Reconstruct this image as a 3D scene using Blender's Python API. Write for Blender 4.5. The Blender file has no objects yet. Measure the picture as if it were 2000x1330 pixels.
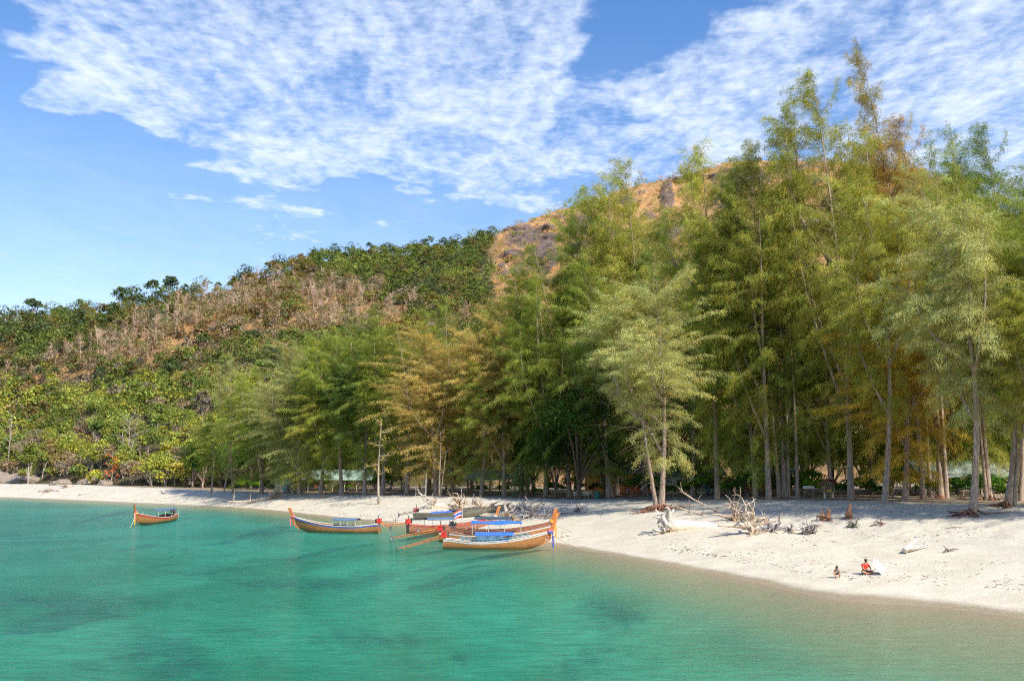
import bpy, math, random
import numpy as np
from mathutils import Vector, Matrix, noise as mn

# ------------------------------------------------------------------ camera, sky, sun, exposure
SC = bpy.context.scene
COL = SC.collection
PI = math.pi
R = math.radians
CAM_H = 6.7
FPX = 1800.0                      # focal length in pixels of the 2000 px wide photograph
PITCH = math.atan(250 / FPX)
cam_data = bpy.data.cameras.new("camera")
cam = bpy.data.objects.new("camera", cam_data)
COL.objects.link(cam)
cam.location = (0, 0, CAM_H)
cam.rotation_euler = (PI / 2 + PITCH, 0, 0)
cam_data.sensor_width = 36
cam_data.lens = 36 * FPX / 2000
cam_data.clip_start = 0.5
cam_data.clip_end = 9000
SC.camera = cam
SUN_EL, SUN_AZ = R(46), R(137)    # azimuth clockwise from +Y (view direction): from the right, a little behind the camera
SC.view_settings.view_transform = 'Standard'
SC.view_settings.look = 'None'
SC.view_settings.gamma = 1
SC.view_settings.use_curve_mapping = False
SC.view_settings.exposure = 0.8
SC.cycles.max_bounces = 6
SC.cycles.diffuse_bounces = 3
SC.cycles.glossy_bounces = 2
SC.cycles.transparent_max_bounces = 8
SC.cycles.use_denoising = False
SC.cycles.filter_width = 1.15
SC.render.filter_size = 1.15
SC.cycles.sample_clamp_indirect = 4.0
SC.cycles.caustics_reflective = False
SC.cycles.caustics_refractive = False
sun_data = bpy.data.lights.new("sun", 'SUN')
sun_data.energy = 4.1
sun_data.angle = R(0.53)
sun_data.color = (1.0, 0.93, 0.82)
sun = bpy.data.objects.new("sun", sun_data)
COL.objects.link(sun)
sd = Vector((math.sin(SUN_AZ) * math.cos(SUN_EL), math.cos(SUN_AZ) * math.cos(SUN_EL), math.sin(SUN_EL)))
sun.rotation_euler = sd.to_track_quat('Z', 'Y').to_euler()
sun.location = sd * 300


def ray(px, py):
    """photo pixel -> (t, s): world X/Y and Z/Y of the line of sight"""
    v = 665 - py
    dy = FPX * math.cos(PITCH) - v * math.sin(PITCH)
    dz = FPX * math.sin(PITCH) + v * math.cos(PITCH)
    return (px - 1000) / dy, dz / dy


def to_px(x, y, z):
    z = z - CAM_H
    c, s = math.cos(PITCH), math.sin(PITCH)
    dep = y * c + z * s
    up = -y * s + z * c
    return 1000 + FPX * x / dep, 665 - FPX * up / dep


# ---- node helper
class NT:
    def __init__(self, tree):
        self.t = tree
        tree.nodes.clear()

    def n(self, kind, props=None, **ins):
        nd = self.t.nodes.new(kind)
        for k, v in (props or {}).items():
            setattr(nd, k, v)
        for k, v in ins.items():
            key = int(k[1:]) if k[0] == 'i' and k[1:].isdigit() else k.replace('_', ' ')
            s = nd.inputs[key]
            if isinstance(v, bpy.types.NodeSocket):
                self.t.links.new(v, s)
            elif isinstance(v, bpy.types.Node):
                self.t.links.new(v.outputs[0], s)
            else:
                if isinstance(v, (tuple, list)) and len(v) == 3 and s.type == 'RGBA':
                    v = (*v, 1)
                s.default_value = v
        return nd

    def m(self, op, a, b=0.0, c=0.0, clamp=False):
        return self.n('ShaderNodeMath', {'operation': op, 'use_clamp': clamp}, i0=a, i1=b, i2=c).outputs[0]

    def mr(self, v, a, b, c=0.0, d=1.0, smooth=True):
        nd = self.n('ShaderNodeMapRange', {'interpolation_type': 'SMOOTHSTEP' if smooth else 'LINEAR'},
                    Value=v, From_Min=a, From_Max=b, To_Min=c, To_Max=d)
        return nd.outputs[0]

    def mix(self, f, a, b, mode='MIX'):
        nd = self.n('ShaderNodeMix', {'data_type': 'RGBA', 'blend_type': mode}, i0=f, i6=a, i7=b)
        return nd.outputs[2]

    def noise(self, vec, scale, detail=3, rough=0.55, dist=0.0):
        nd = self.n('ShaderNodeTexNoise', None, Vector=vec, Scale=scale, Detail=detail, Roughness=rough, Distortion=dist)
        return nd.outputs[0]


# ---- world: Nishita sky with a thin altocumulus layer
world = bpy.data.worlds.new("World")
SC.world = world
world.use_nodes = True
W = NT(world.node_tree)
sky = W.n('ShaderNodeTexSky', {'sky_type': 'NISHITA', 'sun_disc': False, 'sun_elevation': SUN_EL, 'sun_rotation': SUN_AZ,
                               'altitude': 0, 'air_density': 1.1, 'dust_density': 0.6, 'ozone_density': 1.6})
tc = W.n('ShaderNodeTexCoord').outputs[0]
sep = W.n('ShaderNodeSeparateXYZ', None, Vector=tc)
zz = W.m('MAXIMUM', sep.outputs[2], 0.03)
pv = W.n('ShaderNodeCombineXYZ', None, X=W.m('DIVIDE', sep.outputs[0], zz), Y=W.m('DIVIDE', sep.outputs[1], zz)).outputs[0]
warp = W.n('ShaderNodeTexNoise', None, Vector=pv, Scale=2.6, Detail=4.0)
wv = W.n('ShaderNodeVectorMath', {'operation': 'MULTIPLY_ADD'}, i0=warp.outputs[1], i1=(0.26, 0.26, 0.26), i2=tc).outputs[0]
wv = W.n('ShaderNodeVectorMath', {'operation': 'SUBTRACT'}, i0=wv, i1=(0.13, 0.13, 0.13)).outputs[0]
cover = 0.0
for px, py, rad, wt in ((60, 20, 170, .8), (250, 90, 210, .9), (480, 60, 260, .9), (700, 60, 230, 1), (900, 40, 200, 1), (1070, 30, 150, .9),
                        (300, 210, 130, .6), (450, 220, 150, .8), (590, 200, 130, .8), (700, 270, 120, .7), (830, 290, 120, .8),
                        (960, 300, 140, .8), (1080, 240, 130, .6), (1180, 330, 140, .6), (1300, 230, 160, .8), (1450, 200, 170, .8),
                        (1600, 230, 200, .9), (1780, 120, 190, .9), (1950, 60, 240, 1.0), (1950, 260, 260, .8),
                        (600, 400, 120, .35), (420, 450, 200, .3), (120, 520, 220, .22), (1480, 60, 120, .25), (80, 180, 80, .4),
                        (2300, 120, 420, .9), (500, -330, 420, .8), (1500, -420, 420, .7), (2500, -500, 500, .7), (-500, -500, 400, .5),
                        (-700, 300, 250, .4), (3000, 300, 350, .6), (1330, 50, 150, -.7), (1030, 160, 90, -.4), (-60, 200, 180, -1.0), (60, 330, 190, -.8), (1200, 90, 110, -.5), (1620, 30, 100, -.3), (1250, 300, 150, .35), (800, 330, 110, .3), (560, 440, 130, .3), (1050, 330, 130, .3), (330, 330, 130, -.6), (880, 190, 70, -.4)):
    t_, s_ = ray(px, py)
    c_ = Vector((t_, 1, s_)).normalized()
    dd = W.n('ShaderNodeVectorMath', {'operation': 'DISTANCE'}, i0=wv, i1=tuple(c_)).outputs['Value']
    cover = W.m('ADD', cover, W.mr(dd, rad / FPX * 1.6, rad / FPX * .1, 0.0, wt * .86))
cover = W.m('MAXIMUM', W.m('MINIMUM', cover, 1.0), 0.0)
pstr = W.n('ShaderNodeMapping', None, Vector=pv, Rotation=(0, 0, R(18)), Scale=(1.35, .85, 1)).outputs[0]
cells = W.noise(pstr, 15.0, 5, 0.62, 0.25)
veil = W.noise(pstr, 3.2, 4, 0.6, 0.6)
pst2 = W.n('ShaderNodeMapping', None, Vector=pv, Rotation=(0, 0, R(-32)), Scale=(.8, 2.1, 1)).outputs[0]
fine_ = W.noise(pst2, 24.0, 6, 0.7, 0.6)
amt = W.m('ADD', W.m('MULTIPLY', cells, 0.42), W.m('MULTIPLY', veil, 0.62))
amt = W.m('ADD', amt, W.m('MULTIPLY', fine_, .20))
amt = W.m('ADD', amt, W.m('MULTIPLY', cover, 0.44))
dens = W.mr(amt, 0.84, 1.30)
dens = W.m('MULTIPLY', dens, W.mr(cover, 0.0, 0.8))
dens = W.m('MULTIPLY', dens, 0.92)
thin = W.m('MULTIPLY', W.mr(sep.outputs[2], 0.5, 0.05), 0.42)
dens = W.m('MAXIMUM', dens, W.m('MULTIPLY', thin, veil))
hs = W.n('ShaderNodeHueSaturation', None, Saturation=1.30, Value=1.16, Color=sky)
skc = W.mix(1.0, hs.outputs[0], (1.04, .92, 1.0, 1), 'MULTIPLY')
mixc = W.mix(dens, skc, (5.6, 6.15, 7.0, 1))
bg = W.n('ShaderNodeBackground', None, Color=mixc, Strength=0.104)
W.n('ShaderNodeOutputWorld', None, Surface=bg)

# ------------------------------------------------------------------ helpers
rs = random.Random(7)
G = np.random.default_rng(11)


def tag(o, label=None, cat=None, group=None, kind=None):
    if label: o['label'] = label
    if cat: o['category'] = cat
    if group: o['group'] = group
    if kind: o['kind'] = kind
    return o


def link(o, parent=None):
    COL.objects.link(o)
    if parent: o.parent = parent
    return o


def empty(name, loc=(0, 0, 0), rz=0.0):
    o = bpy.data.objects.new(name, None)
    o.location = loc
    o.rotation_euler = (0, 0, rz)
    o.empty_display_size = 0.3
    return link(o)


def npmesh(name, V, F, mat=None, smooth=False, attrs=None):
    """mesh from numpy: V (n,3), F (m,3) or (m,4)"""
    V = np.asarray(V, dtype=np.float32)
    F = np.asarray(F, dtype=np.int32)
    me = bpy.data.meshes.new(name)
    k = F.shape[1]
    me.vertices.add(len(V))
    me.vertices.foreach_set('co', V.ravel())
    me.loops.add(F.size)
    me.loops.foreach_set('vertex_index', F.ravel())
    me.polygons.add(len(F))
    me.polygons.foreach_set('loop_start', np.arange(len(F), dtype=np.int32) * k)
    me.polygons.foreach_set('loop_total', np.full(len(F), k, dtype=np.int32))
    me.polygons.foreach_set('use_smooth', np.full(len(F), smooth, dtype=bool))
    me.update(calc_edges=True)
    for nm, a in (attrs or {}).items():
        a = np.asarray(a, dtype=np.float32)
        if a.ndim == 1:
            me.attributes.new(nm, 'FLOAT', 'POINT').data.foreach_set('value', a)
        else:
            if a.shape[1] == 3: a = np.hstack([a, np.ones((len(a), 1), np.float32)])
            me.attributes.new(nm, 'FLOAT_COLOR', 'POINT').data.foreach_set('color', a.ravel())
    if mat: me.materials.append(mat)
    return me


def mobj(name, me, parent=None):
    return link(bpy.data.objects.new(name, me), parent)


class MB:
    """mesh collector: boxes, tubes, sheets -> ONE mesh object"""
    def __init__(self):
        self.v, self.f = [], []

    def add(self, vs, fs):
        b = len(self.v)
        self.v += [tuple(p) for p in vs]
        self.f += [tuple(i + b for i in q) for q in fs]

    def box(self, c, s, rot=None, bevel=0):
        c = Vector(c)
        pts = []
        for i in (-.5, .5):
            for j in (-.5, .5):
                for k in (-.5, .5):
                    p = Vector((i * s[0], j * s[1], k * s[2]))
                    if rot is not None: p = rot @ p
                    pts.append(c + p)
        self.add(pts, [(0, 1, 3, 2), (4, 6, 7, 5), (0, 4, 5, 1), (2, 3, 7, 6), (0, 2, 6, 4), (1, 5, 7, 3)])

    def bar(self, a, b, w, h, up=(0, 0, 1)):
        a, b = Vector(a), Vector(b)
        d = b - a
        L = d.length
        d.normalize()
        u = Vector(up)
        if abs(d.dot(u)) > .99: u = Vector((0, 1, 0))
        s = d.cross(u).normalized()
        u = s.cross(d)
        self.box((a + b) / 2, (L, w, h), Matrix((d, s, u)).transposed())

    def tube(self, pts, rad, n=6, cap=True):
        pts = [Vector(p) for p in pts]
        if not hasattr(rad, '__len__'): rad = [rad] * len(pts)
        rings = []
        ref = Vector((0.3, 1, 0.2)).normalized()
        for i, p in enumerate(pts):
            d = (pts[min(i + 1, len(pts) - 1)] - pts[max(i - 1, 0)])
            if d.length < 1e-9: d = Vector((0, 0, 1))
            d.normalize()
            s = d.cross(ref)
            if s.length < .1: s = d.cross(Vector((1, 0, 0)))
            s.normalize()
            u = s.cross(d)
            rings.append([p + (s * math.cos(2 * PI * k / n) + u * math.sin(2 * PI * k / n)) * rad[i] for k in range(n)])
        vs = [p for r_ in rings for p in r_]
        fs = []
        for i in range(len(pts) - 1):
            for k in range(n):
                a, b = i * n + k, i * n + (k + 1) % n
                fs.append((a, b, b + n, a + n))
        if cap:
            fs.append(tuple(range(n - 1, -1, -1)))
            fs.append(tuple((len(pts) - 1) * n + k for k in range(n)))
        self.add(vs, fs)

    def lathe(self, prof, c=(0, 0, 0), n=12):
        vs, fs = [], []
        for r_, z in prof:
            for k in range(n):
                a = 2 * PI * k / n
                vs.append((c[0] + r_ * math.cos(a), c[1] + r_ * math.sin(a), c[2] + z))
        for i in range(len(prof) - 1):
            for k in range(n):
                a, b = i * n + k, i * n + (k + 1) % n
                fs.append((a, b, b + n, a + n))
        fs.append(tuple(range(n - 1, -1, -1)))
        fs.append(tuple((len(prof) - 1) * n + k for k in range(n)))
        self.add(vs, fs)

    def grid(self, fn, nu, nv):
        vs = [fn(i / nu, j / nv) for i in range(nu + 1) for j in range(nv + 1)]
        fs = [(i * (nv + 1) + j, (i + 1) * (nv + 1) + j, (i + 1) * (nv + 1) + j + 1, i * (nv + 1) + j + 1) for i in range(nu) for j in range(nv)]
        self.add(vs, fs)

    def mesh(self, name, mat, smooth=False):
        me = bpy.data.meshes.new(name)
        me.from_pydata(self.v, [], self.f)
        if smooth: me.polygons.foreach_set('use_smooth', [True] * len(me.polygons))
        if mat: me.materials.append(mat)
        me.update()
        return me

    def build(self, name, mat, parent=None, smooth=False):
        return mobj(name, self.mesh(name, mat, smooth), parent)


# ------------------------------------------------------------------ materials
MATS = {}


def mat_tree(name):
    m = bpy.data.materials.new(name)
    m.use_nodes = True
    return m, NT(m.node_tree)


def plain(name, col, rough=.7, var=.25, scale=6.0, metal=0.0, bump=0.0, stretch=(1, 1, 1), coord='Object', dirt=None):
    """painted or raw surface with grain, blotches and optional dirt"""
    if name in MATS: return MATS[name]
    m, n = mat_tree(name)
    tc = n.n('ShaderNodeTexCoord').outputs[3]
    mp = n.n('ShaderNodeMapping', None, Vector=tc, Scale=stretch).outputs[0]
    a = n.noise(mp, scale, 5, .65)
    lo = tuple(c * (1 - var) for c in col)
    hi = tuple(min(1, c * (1 + var)) for c in col)
    c = n.mix(n.mr(a, .3, .7), (*lo, 1), (*hi, 1))
    if dirt:
        b = n.noise(mp, scale * 2.7, 6, .7)
        c = n.mix(n.mr(b, .52, .66), c, (*dirt, 1))
    kw = {}
    if bump:
        bp = n.n('ShaderNodeBump', None, Strength=bump, Distance=.02, Height=a)
        kw['Normal'] = bp
    p = n.n('ShaderNodeBsdfPrincipled', None, Base_Color=c, Roughness=rough, Metallic=metal, **kw)
    n.n('ShaderNodeOutputMaterial', None, Surface=p)
    MATS[name] = m
    return m


def foliage_mat(name, trans=.38):
    m, n = mat_tree(name)
    at = n.n('ShaderNodeAttribute', {'attribute_name': 'tint'}).outputs[0]
    oi = n.n('ShaderNodeObjectInfo')
    c = n.mix(1.0, at, oi.outputs[1], 'MULTIPLY')
    rnd = n.m('MULTIPLY_ADD', oi.outputs[5], .3, .85)
    c = n.mix(1.0, c, n.n('ShaderNodeCombineColor', None, Red=rnd, Green=rnd, Blue=rnd).outputs[0], 'MULTIPLY')
    d = n.n('ShaderNodeBsdfDiffuse', None, Color=c)
    ct = n.mix(1.0, c, (1.25, 1.2, .55, 1), 'MULTIPLY')
    tr = n.n('ShaderNodeBsdfTranslucent', None, Color=ct)
    mx = n.n('ShaderNodeMixShader', None, Fac=trans, i1=d, i2=tr)
    n.n('ShaderNodeOutputMaterial', None, Surface=mx)
    return m


def bark_mat(name, col, stretch=(6, 6, 1.2)):
    m, n = mat_tree(name)
    tc = n.n('ShaderNodeTexCoord').outputs[3]
    mp = n.n('ShaderNodeMapping', None, Vector=tc, Scale=stretch).outputs[0]
    a = n.noise(mp, 1.2, 6, .7)
    b = n.noise(tc, .7, 3, .6)
    oi = n.n('ShaderNodeObjectInfo')
    c = n.mix(n.mr(a, .35, .68), tuple(x * .45 for x in col) + (1,), tuple(min(1, x * 1.25) for x in col) + (1,))
    c = n.mix(n.mr(b, .4, .7, 0, .5), c, (col[0] * .95, col[1] * .72, col[2] * .5, 1))
    c = n.mix(1.0, c, oi.outputs[1], 'MULTIPLY')
    bp = n.n('ShaderNodeBump', None, Strength=.7, Distance=.05, Height=a)
    p = n.n('ShaderNodeBsdfPrincipled', None, Base_Color=c, Roughness=.9, Normal=bp)
    n.n('ShaderNodeOutputMaterial', None, Surface=p)
    return m


M_CAS = foliage_mat('casuarina_foliage', .38)
M_LEAF = foliage_mat('broadleaf_foliage', .34)
M_BARK = bark_mat('casuarina_bark', (.40, .31, .24))
M_PALE = bark_mat('pale_bark', (.46, .39, .32))
M_DEAD = bark_mat('dead_wood', (.50, .41, .33))
M_DRIFT = bark_mat('driftwood', (.66, .60, .53), (5, 5, 5))
M_ROOT = bark_mat('red_root', (.26, .13, .075), (5, 5, 5))


# ------------------------------------------------------------------ terrain functions
def keys(tab, idx):
    xs = [ray(r_[0], 915)[0] for r_ in tab]
    ys = [r_[idx] for r_ in tab]
    return np.array(xs), np.array(ys, float)


# px, waterline Y, bank foot Y, bank foot z, terrace edge Y, terrace z, hill foot Y
TAB = [(-1500, 330, 350, 1.5, 372, 3.0, 380), (-600, 285, 298, 1.5, 318, 3.0, 326), (0, 219, 230, 1.38, 248, 2.85, 256), (250, 185, 196, 1.4, 212, 2.6, 224),
       (500, 155, 165, 1.25, 180, 2.14, 215), (640, 131, 144, 1.4, 162, 2.35, 208), (780, 115, 125, 1.54, 145, 2.55, 202), (940, 97, 111, 1.5, 131, 2.65, 200),
       (1100, 81, 100, 1.5, 122, 2.74, 200), (1300, 66, 86, 2.0, 106, 3.1, 198),
       (1450, 57, 77, 1.75, 98, 3.3, 194), (1600, 49.5, 70, 1.5, 92, 3.5, 190), (1800, 46.5, 65, 1.8, 85, 3.55, 182), (2000, 42.5, 61, 2.1, 79, 3.6, 172),
       (2400, 36, 52, 2.2, 68, 3.7, 160), (3200, 27, 38, 2.2, 50, 3.8, 140), (4200, 19, 28, 2.2, 36, 3.8, 110)]
TX, DW = keys(TAB, 1)
_, DM = keys(TAB, 2)
_, ZM = keys(TAB, 3)
_, DT = keys(TAB, 4)
_, ZT = keys(TAB, 5)
_, DH = keys(TAB, 6)


def smooth_interp(t, xs, ys):
    # cubic (catmull) through the keys, so that the shore is a curve
    t = np.asarray(t, float)
    tt = np.clip(t, xs[0], xs[-1])
    i = np.clip(np.searchsorted(xs, tt) - 1, 0, len(xs) - 2)
    h = xs[i + 1] - xs[i]
    u = (tt - xs[i]) / h
    g = np.gradient(ys, xs)
    return ((2 * u**3 - 3 * u**2 + 1) * ys[i] + (u**3 - 2 * u**2 + u) * h * g[i] + (-2 * u**3 + 3 * u**2) * ys[i + 1] + (u**3 - u**2) * h * g[i + 1])


def prof(t):
    return [smooth_interp(t, TX, a) for a in (DW, DM, ZM, DT, ZT, DH)]


def sm(x):
    x = np.clip(x, 0, 1)
    return x * x * (3 - 2 * x)


# skyline of the bare hill: px, py, ridge distance
RID = [(-1500, 800, 520), (-600, 690, 460), (-100, 650, 430), (0, 632, 430), (150, 618, 430), (240, 605, 435), (340, 582, 440), (430, 572, 450), (490, 550, 455),
       (560, 530, 465), (640, 512, 480), (760, 502, 500), (900, 486, 525), (960, 462, 545), (1010, 440, 560), (1080, 414, 575), (1150, 394, 585), (1230, 368, 600),
       (1300, 350, 610), (1420, 318, 620), (1500, 312, 625), (1560, 312, 625), (1650, 316, 625), (1800, 340, 620), (1900, 385, 620), (2000, 430, 615),
       (2300, 560, 600), (2800, 720, 560), (3600, 850, 500), (4200, 880, 450)]
RT = np.array([ray(a, b)[0] for a, b, c in RID])
RS = np.array([ray(a, b)[1] for a, b, c in RID])
RD = np.array([float(c) for a, b, c in RID])


def fbm(x, y, oct=4, seed=0.0):
    """cheap vectorised value noise"""
    x = np.asarray(x, float)
    y = np.asarray(y, float)
    out = np.zeros(np.broadcast(x, y).shape)
    amp, tot = 1.0, 0.0
    for o in range(oct):
        xx, yy = x * 2**o + seed * 17.3 + o * 31.7, y * 2**o - seed * 9.1 + o * 11.3
        xi, yi = np.floor(xx), np.floor(yy)
        fx, fy = xx - xi, yy - yi
        fx, fy = fx * fx * (3 - 2 * fx), fy * fy * (3 - 2 * fy)

        def hsh(a, b):
            s = np.sin(a * 127.1 + b * 311.7 + seed * 7.7) * 43758.5453
            return s - np.floor(s)
        v = (hsh(xi, yi) * (1 - fx) + hsh(xi + 1, yi) * fx) * (1 - fy) + (hsh(xi, yi + 1) * (1 - fx) + hsh(xi + 1, yi + 1) * fx) * fy
        out += amp * v
        tot += amp
        amp *= .5
    return out / tot


def land(t, Y):
    """height of sea bed, beach, bank and terrace at column t, depth Y"""
    dw, dm, zm, dt, zt, dh = prof(t)
    X = t * Y
    w = np.clip((dw - Y), 0, None)
    z_sea = -0.05 * w - 0.0012 * np.clip(w - 6, 0, None)**2
    z_sea = np.maximum(z_sea, -3.2)
    u1 = (Y - dw) / (dm - dw)
    z_beach = zm * (0.85 * np.clip(u1, 0, 1) + .15 * np.clip(u1, 0, 1)**2)
    z_bank = zm + (zt - zm) * sm((Y - dm) / (dt - dm))
    z = np.where(Y < dw, z_sea, np.where(Y < dm, z_beach, z_bank))
    z = z + np.where(Y > dt, (Y - dt) * .004, 0)
    b = sm((Y - dw) / (dm - dw))
    bank = sm((Y - dm + 3) / 6) * (1 - sm((Y - dt) / 4))
    z = z + b * (fbm(X / 9, Y / 9, 3, 1) - .5) * .28 + bank * (fbm(X / .9, Y / .9, 3, 2) - .5) * .20 + bank * (fbm(X / 3, Y / 3, 2, 5) - .5) * .22
    z = z + b * (fbm(X / .5, Y / .5, 2, 3) - .5) * .035
    return z


ROCKS = [(1045, 468, 62, 26), (1010, 500, 32, 9), (1060, 497, 40, 12), (1150, 442, 45, 22), (1200, 470, 25, 16), (1305, 385, 14, 34), (1420, 372, 30, 46),
         (1440, 345, 26, 16), (1310, 460, 24, 18), (1560, 478, 36, 12), (1480, 350, 30, 14), (1530, 400, 40, 26), (1385, 455, 22, 14), (1230, 510, 20, 14), (1885, 415, 16, 30), (1650, 450, 30, 14), (1350, 345, 22, 12)]


def hill_z(t, u):
    """u 0 at the foot, 1 at the ridge -> (X, Y, Z)"""
    dh = smooth_interp(t, TX, DH)
    dt_z = smooth_interp(t, TX, ZT) + (dh - smooth_interp(t, TX, DT)) * .004
    rs_ = np.interp(t, RT, RS)
    rd = np.interp(t, RT, RD)
    Y = dh + (rd - dh) * u
    zr = CAM_H + rs_ * rd
    X = t * Y
    g = np.where(u <= 1, np.clip(u, 0, 1)**1.06, 1 - (u - 1) * .9)
    z = dt_z + (zr - dt_z) * g
    env = np.clip(4 * u * np.clip(1.02 - u, 0, 1), 0, 1)
    z = z + env * (fbm(X / 70, Y / 70, 4, 4) - .5) * 26 * (.4 + .6 * u)
    return X, Y, z


# ------------------------------------------------------------------ sea bed, beach, terrace (one sheet)
def sand_mat():
    m, n = mat_tree('sand')
    geo = n.n('ShaderNodeNewGeometry')
    pos = geo.outputs[0]
    z = n.n('ShaderNodeSeparateXYZ', None, Vector=pos).outputs[2]
    a = n.noise(pos, .5, 5, .6)
    b = n.noise(pos, 7, 4, .7)
    flat = n.n('ShaderNodeMapping', None, Vector=pos, Scale=(.12, .5, 1), Rotation=(0, 0, .25)).outputs[0]
    s = n.noise(flat, 1.6, 5, .65, .4)
    c = n.mix(n.mr(a, .35, .65), (.50, .45, .335, 1), (.58, .53, .41, 1))
    c = n.mix(n.mr(b, .35, .75, 0, .35), c, (.46, .42, .35, 1))
    c = n.mix(n.mr(s, .55, .72, 0, .42), c, (.40, .385, .35, 1))
    # upper beach: greyer with height, with brown litter crumbs
    up = n.mr(z, 1.2, 2.0)
    lit = n.noise(pos, 2.6, 6, .75)
    c = n.mix(n.m('MULTIPLY', up, .35), c, (.44, .42, .37, 1))
    c = n.mix(n.m('MULTIPLY', n.mr(lit, .60, .70), n.m('MULTIPLY', up, .6)), c, (.22, .16, .11, 1))
    # drift lines and crumbs
    sp = n.n('ShaderNodeTexVoronoi', {'feature': 'F1'}, Vector=pos, Scale=1.3, Randomness=1.0).outputs[0]
    msk = n.m('MULTIPLY', n.mr(sp, .10, .05), n.mr(n.noise(pos, .35, 3, .6), .5, .6))
    c = n.mix(n.m('MULTIPLY', msk, .8), c, (.16, .12, .09, 1))
    # litter under the trees
    at = n.n('ShaderNodeAttribute', {'attribute_name': 'litter'}).outputs[2]
    lc = n.mix(n.mr(lit, .4, .65), (.20, .14, .085, 1), (.30, .24, .15, 1))
    c = n.mix(n.m('MULTIPLY', at, n.mr(n.noise(pos, .6, 4, .7), .25, .5)), c, lc)
    # wet sand
    zw = n.m('ADD', z, n.m('MULTIPLY', n.m('SUBTRACT', n.noise(pos, .35, 3, .5), .5), .12))
    wet = n.mr(zw, .20, .06)
    c = n.mix(n.m('MULTIPLY', wet, .85), c, (.30, .24, .15, 1))
    # seagrass on the sea bed
    deep = n.mr(z, -.75, -1.3)
    gm = n.n('ShaderNodeMapping', None, Vector=pos, Scale=(.75, 1.0, 1), Rotation=(0, 0, .9)).outputs[0]
    g = n.noise(gm, .075, 5, .6, .6)
    at2 = n.n('ShaderNodeAttribute', {'attribute_name': 'weed'}).outputs[2]
    gw = n.m('MAXIMUM', n.mr(g, .58, .68), n.m('MULTIPLY', at2, n.mr(n.noise(pos, .4, 5, .7), .3, .5)))
    c = n.mix(n.m('MULTIPLY', deep, gw), c, (.008, .02, .03, 1))
    bh = n.m('ADD', n.noise(pos, 2.2, 5, .7), n.m('MULTIPLY', n.noise(pos, 9, 3, .6), .4))
    bp = n.n('ShaderNodeBump', None, Strength=.6, Distance=.14, Height=bh)
    p = n.n('ShaderNodeBsdfPrincipled', None, Base_Color=c, Roughness=n.mr(wet, 0, 1, .95, .35), Normal=bp)
    n.n('ShaderNodeOutputMaterial', None, Surface=p)
    return m


def weed_at(X, Y):
    px, py = to_px(X, Y, -1.5)
    w = np.zeros_like(X)
    for cx, cy, rx, ry, rot in ((1090, 1120, 150, 20, .28), (1200, 1195, 70, 22, .1), (1225, 1218, 55, 8, 0), (1145, 1250, 55, 8, 0), (890, 1221, 30, 6, 0), (300, 1210, 110, 34, .15),
                                (60, 1300, 130, 45, 0), (1860, 1255, 90, 12, .1), (370, 1245, 90, 25, .2), (620, 1100, 160, 10, 0), (1500, 1290, 120, 14, .2), (150, 1130, 200, 12, 0), (700, 1190, 120, 9, 0)):
        c, s = math.cos(rot), math.sin(rot)
        dx, dy = px - cx, py - cy
        q = ((dx * c + dy * s) / rx)**2 + ((-dx * s + dy * c) / ry)**2
        w = np.maximum(w, np.clip(1.5 - q, 0, 1))
    return w


tcol = np.concatenate([np.linspace(TX[0], -.62, 40)[:-1], np.linspace(-.62, .64, 520), np.linspace(.64, TX[-1], 60)[1:]])
dw, dm, zm, dt, zt, dh = prof(tcol)
rows = []
for k in np.linspace(0, 1, 36)[:-1]: rows.append(dw * (.12 + .88 * k))
for k in np.linspace(0, 1, 60)[:-1]: rows.append(dw + (dm - dw) * k)
for k in np.linspace(0, 1, 66)[:-1]: rows.append(dm + (dt - dm) * k)
for k in np.linspace(0, 1, 30): rows.append(dt + (dh + 12 - dt) * k)
YY = np.array(rows)
TT = np.broadcast_to(tcol, YY.shape)
ZZ = land(TT, YY)
nr, nc = YY.shape
V = np.stack([TT * YY, YY, ZZ], -1).reshape(-1, 3)
idx = np.arange(nr * nc).reshape(nr, nc)
F = np.stack([idx[:-1, :-1], idx[:-1, 1:], idx[1:, 1:], idx[1:, :-1]], -1).reshape(-1, 4)
litter = sm((YY - (dt - 1.0)) / 3).reshape(-1)
weed = np.where(ZZ < -.6, weed_at(TT * YY, YY), 0).reshape(-1)
M_SAND = sand_mat()
beach = mobj('beach', npmesh('beach', V, F, M_SAND, True, {'litter': litter, 'weed': weed}))
tag(beach, 'pale sandy beach rising from the water to the tree terrace', kind='structure')
g0 = MB()
g0.grid(lambda u, v: (-4000 + 8000 * u, -2500 + 9000 * v, -3.6), 4, 4)
tag(g0.build('sea_bed', M_SAND), 'flat sandy sea bed beyond the bay', kind='structure')


LM = [(553, 'white wash house'), (655, 'long restaurant'), (741, 'pale sapling'), (822, 'slatted beach bed'), (861, 'thin forked sapling'), (912, 'flag pole'), (960, 'pale-roofed shed'),
      (1015, 'blue-green sapling'), (1085, 'dark glossy tree'), (1130, 'broad dark-leaved tree'), (1166, 'green litter bin'), (1205, 'orange bungalow'), (1290, 'silvery casuarina'), (1345, 'cream bungalow'),
      (1414, 'red-roofed kiosk'), (1475, 'leaning brown trunk'), (1530, 'flared triple trunk'), (1578, 'white notice board'), (1617, 'spirit house'), (1725, 'straight pale trunk'), (1782, 'white-roofed shelter'),
      (1858, 'corrugated pavilion'), (1895, 'bent grey trunk'), (1965, 'forked casuarina'), (414, 'leftmost slim casuarina'), (456, 'see-through casuarina'), (2060, 'right edge of the view')]


def near_words(px):
    q = min(LM, key=lambda a: abs(a[0] - px))
    d = px - q[0]
    return ('straight behind the ' if abs(d) < 9 else 'behind and left of the ' if d < 0 else 'behind and right of the ') + q[1]


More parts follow.
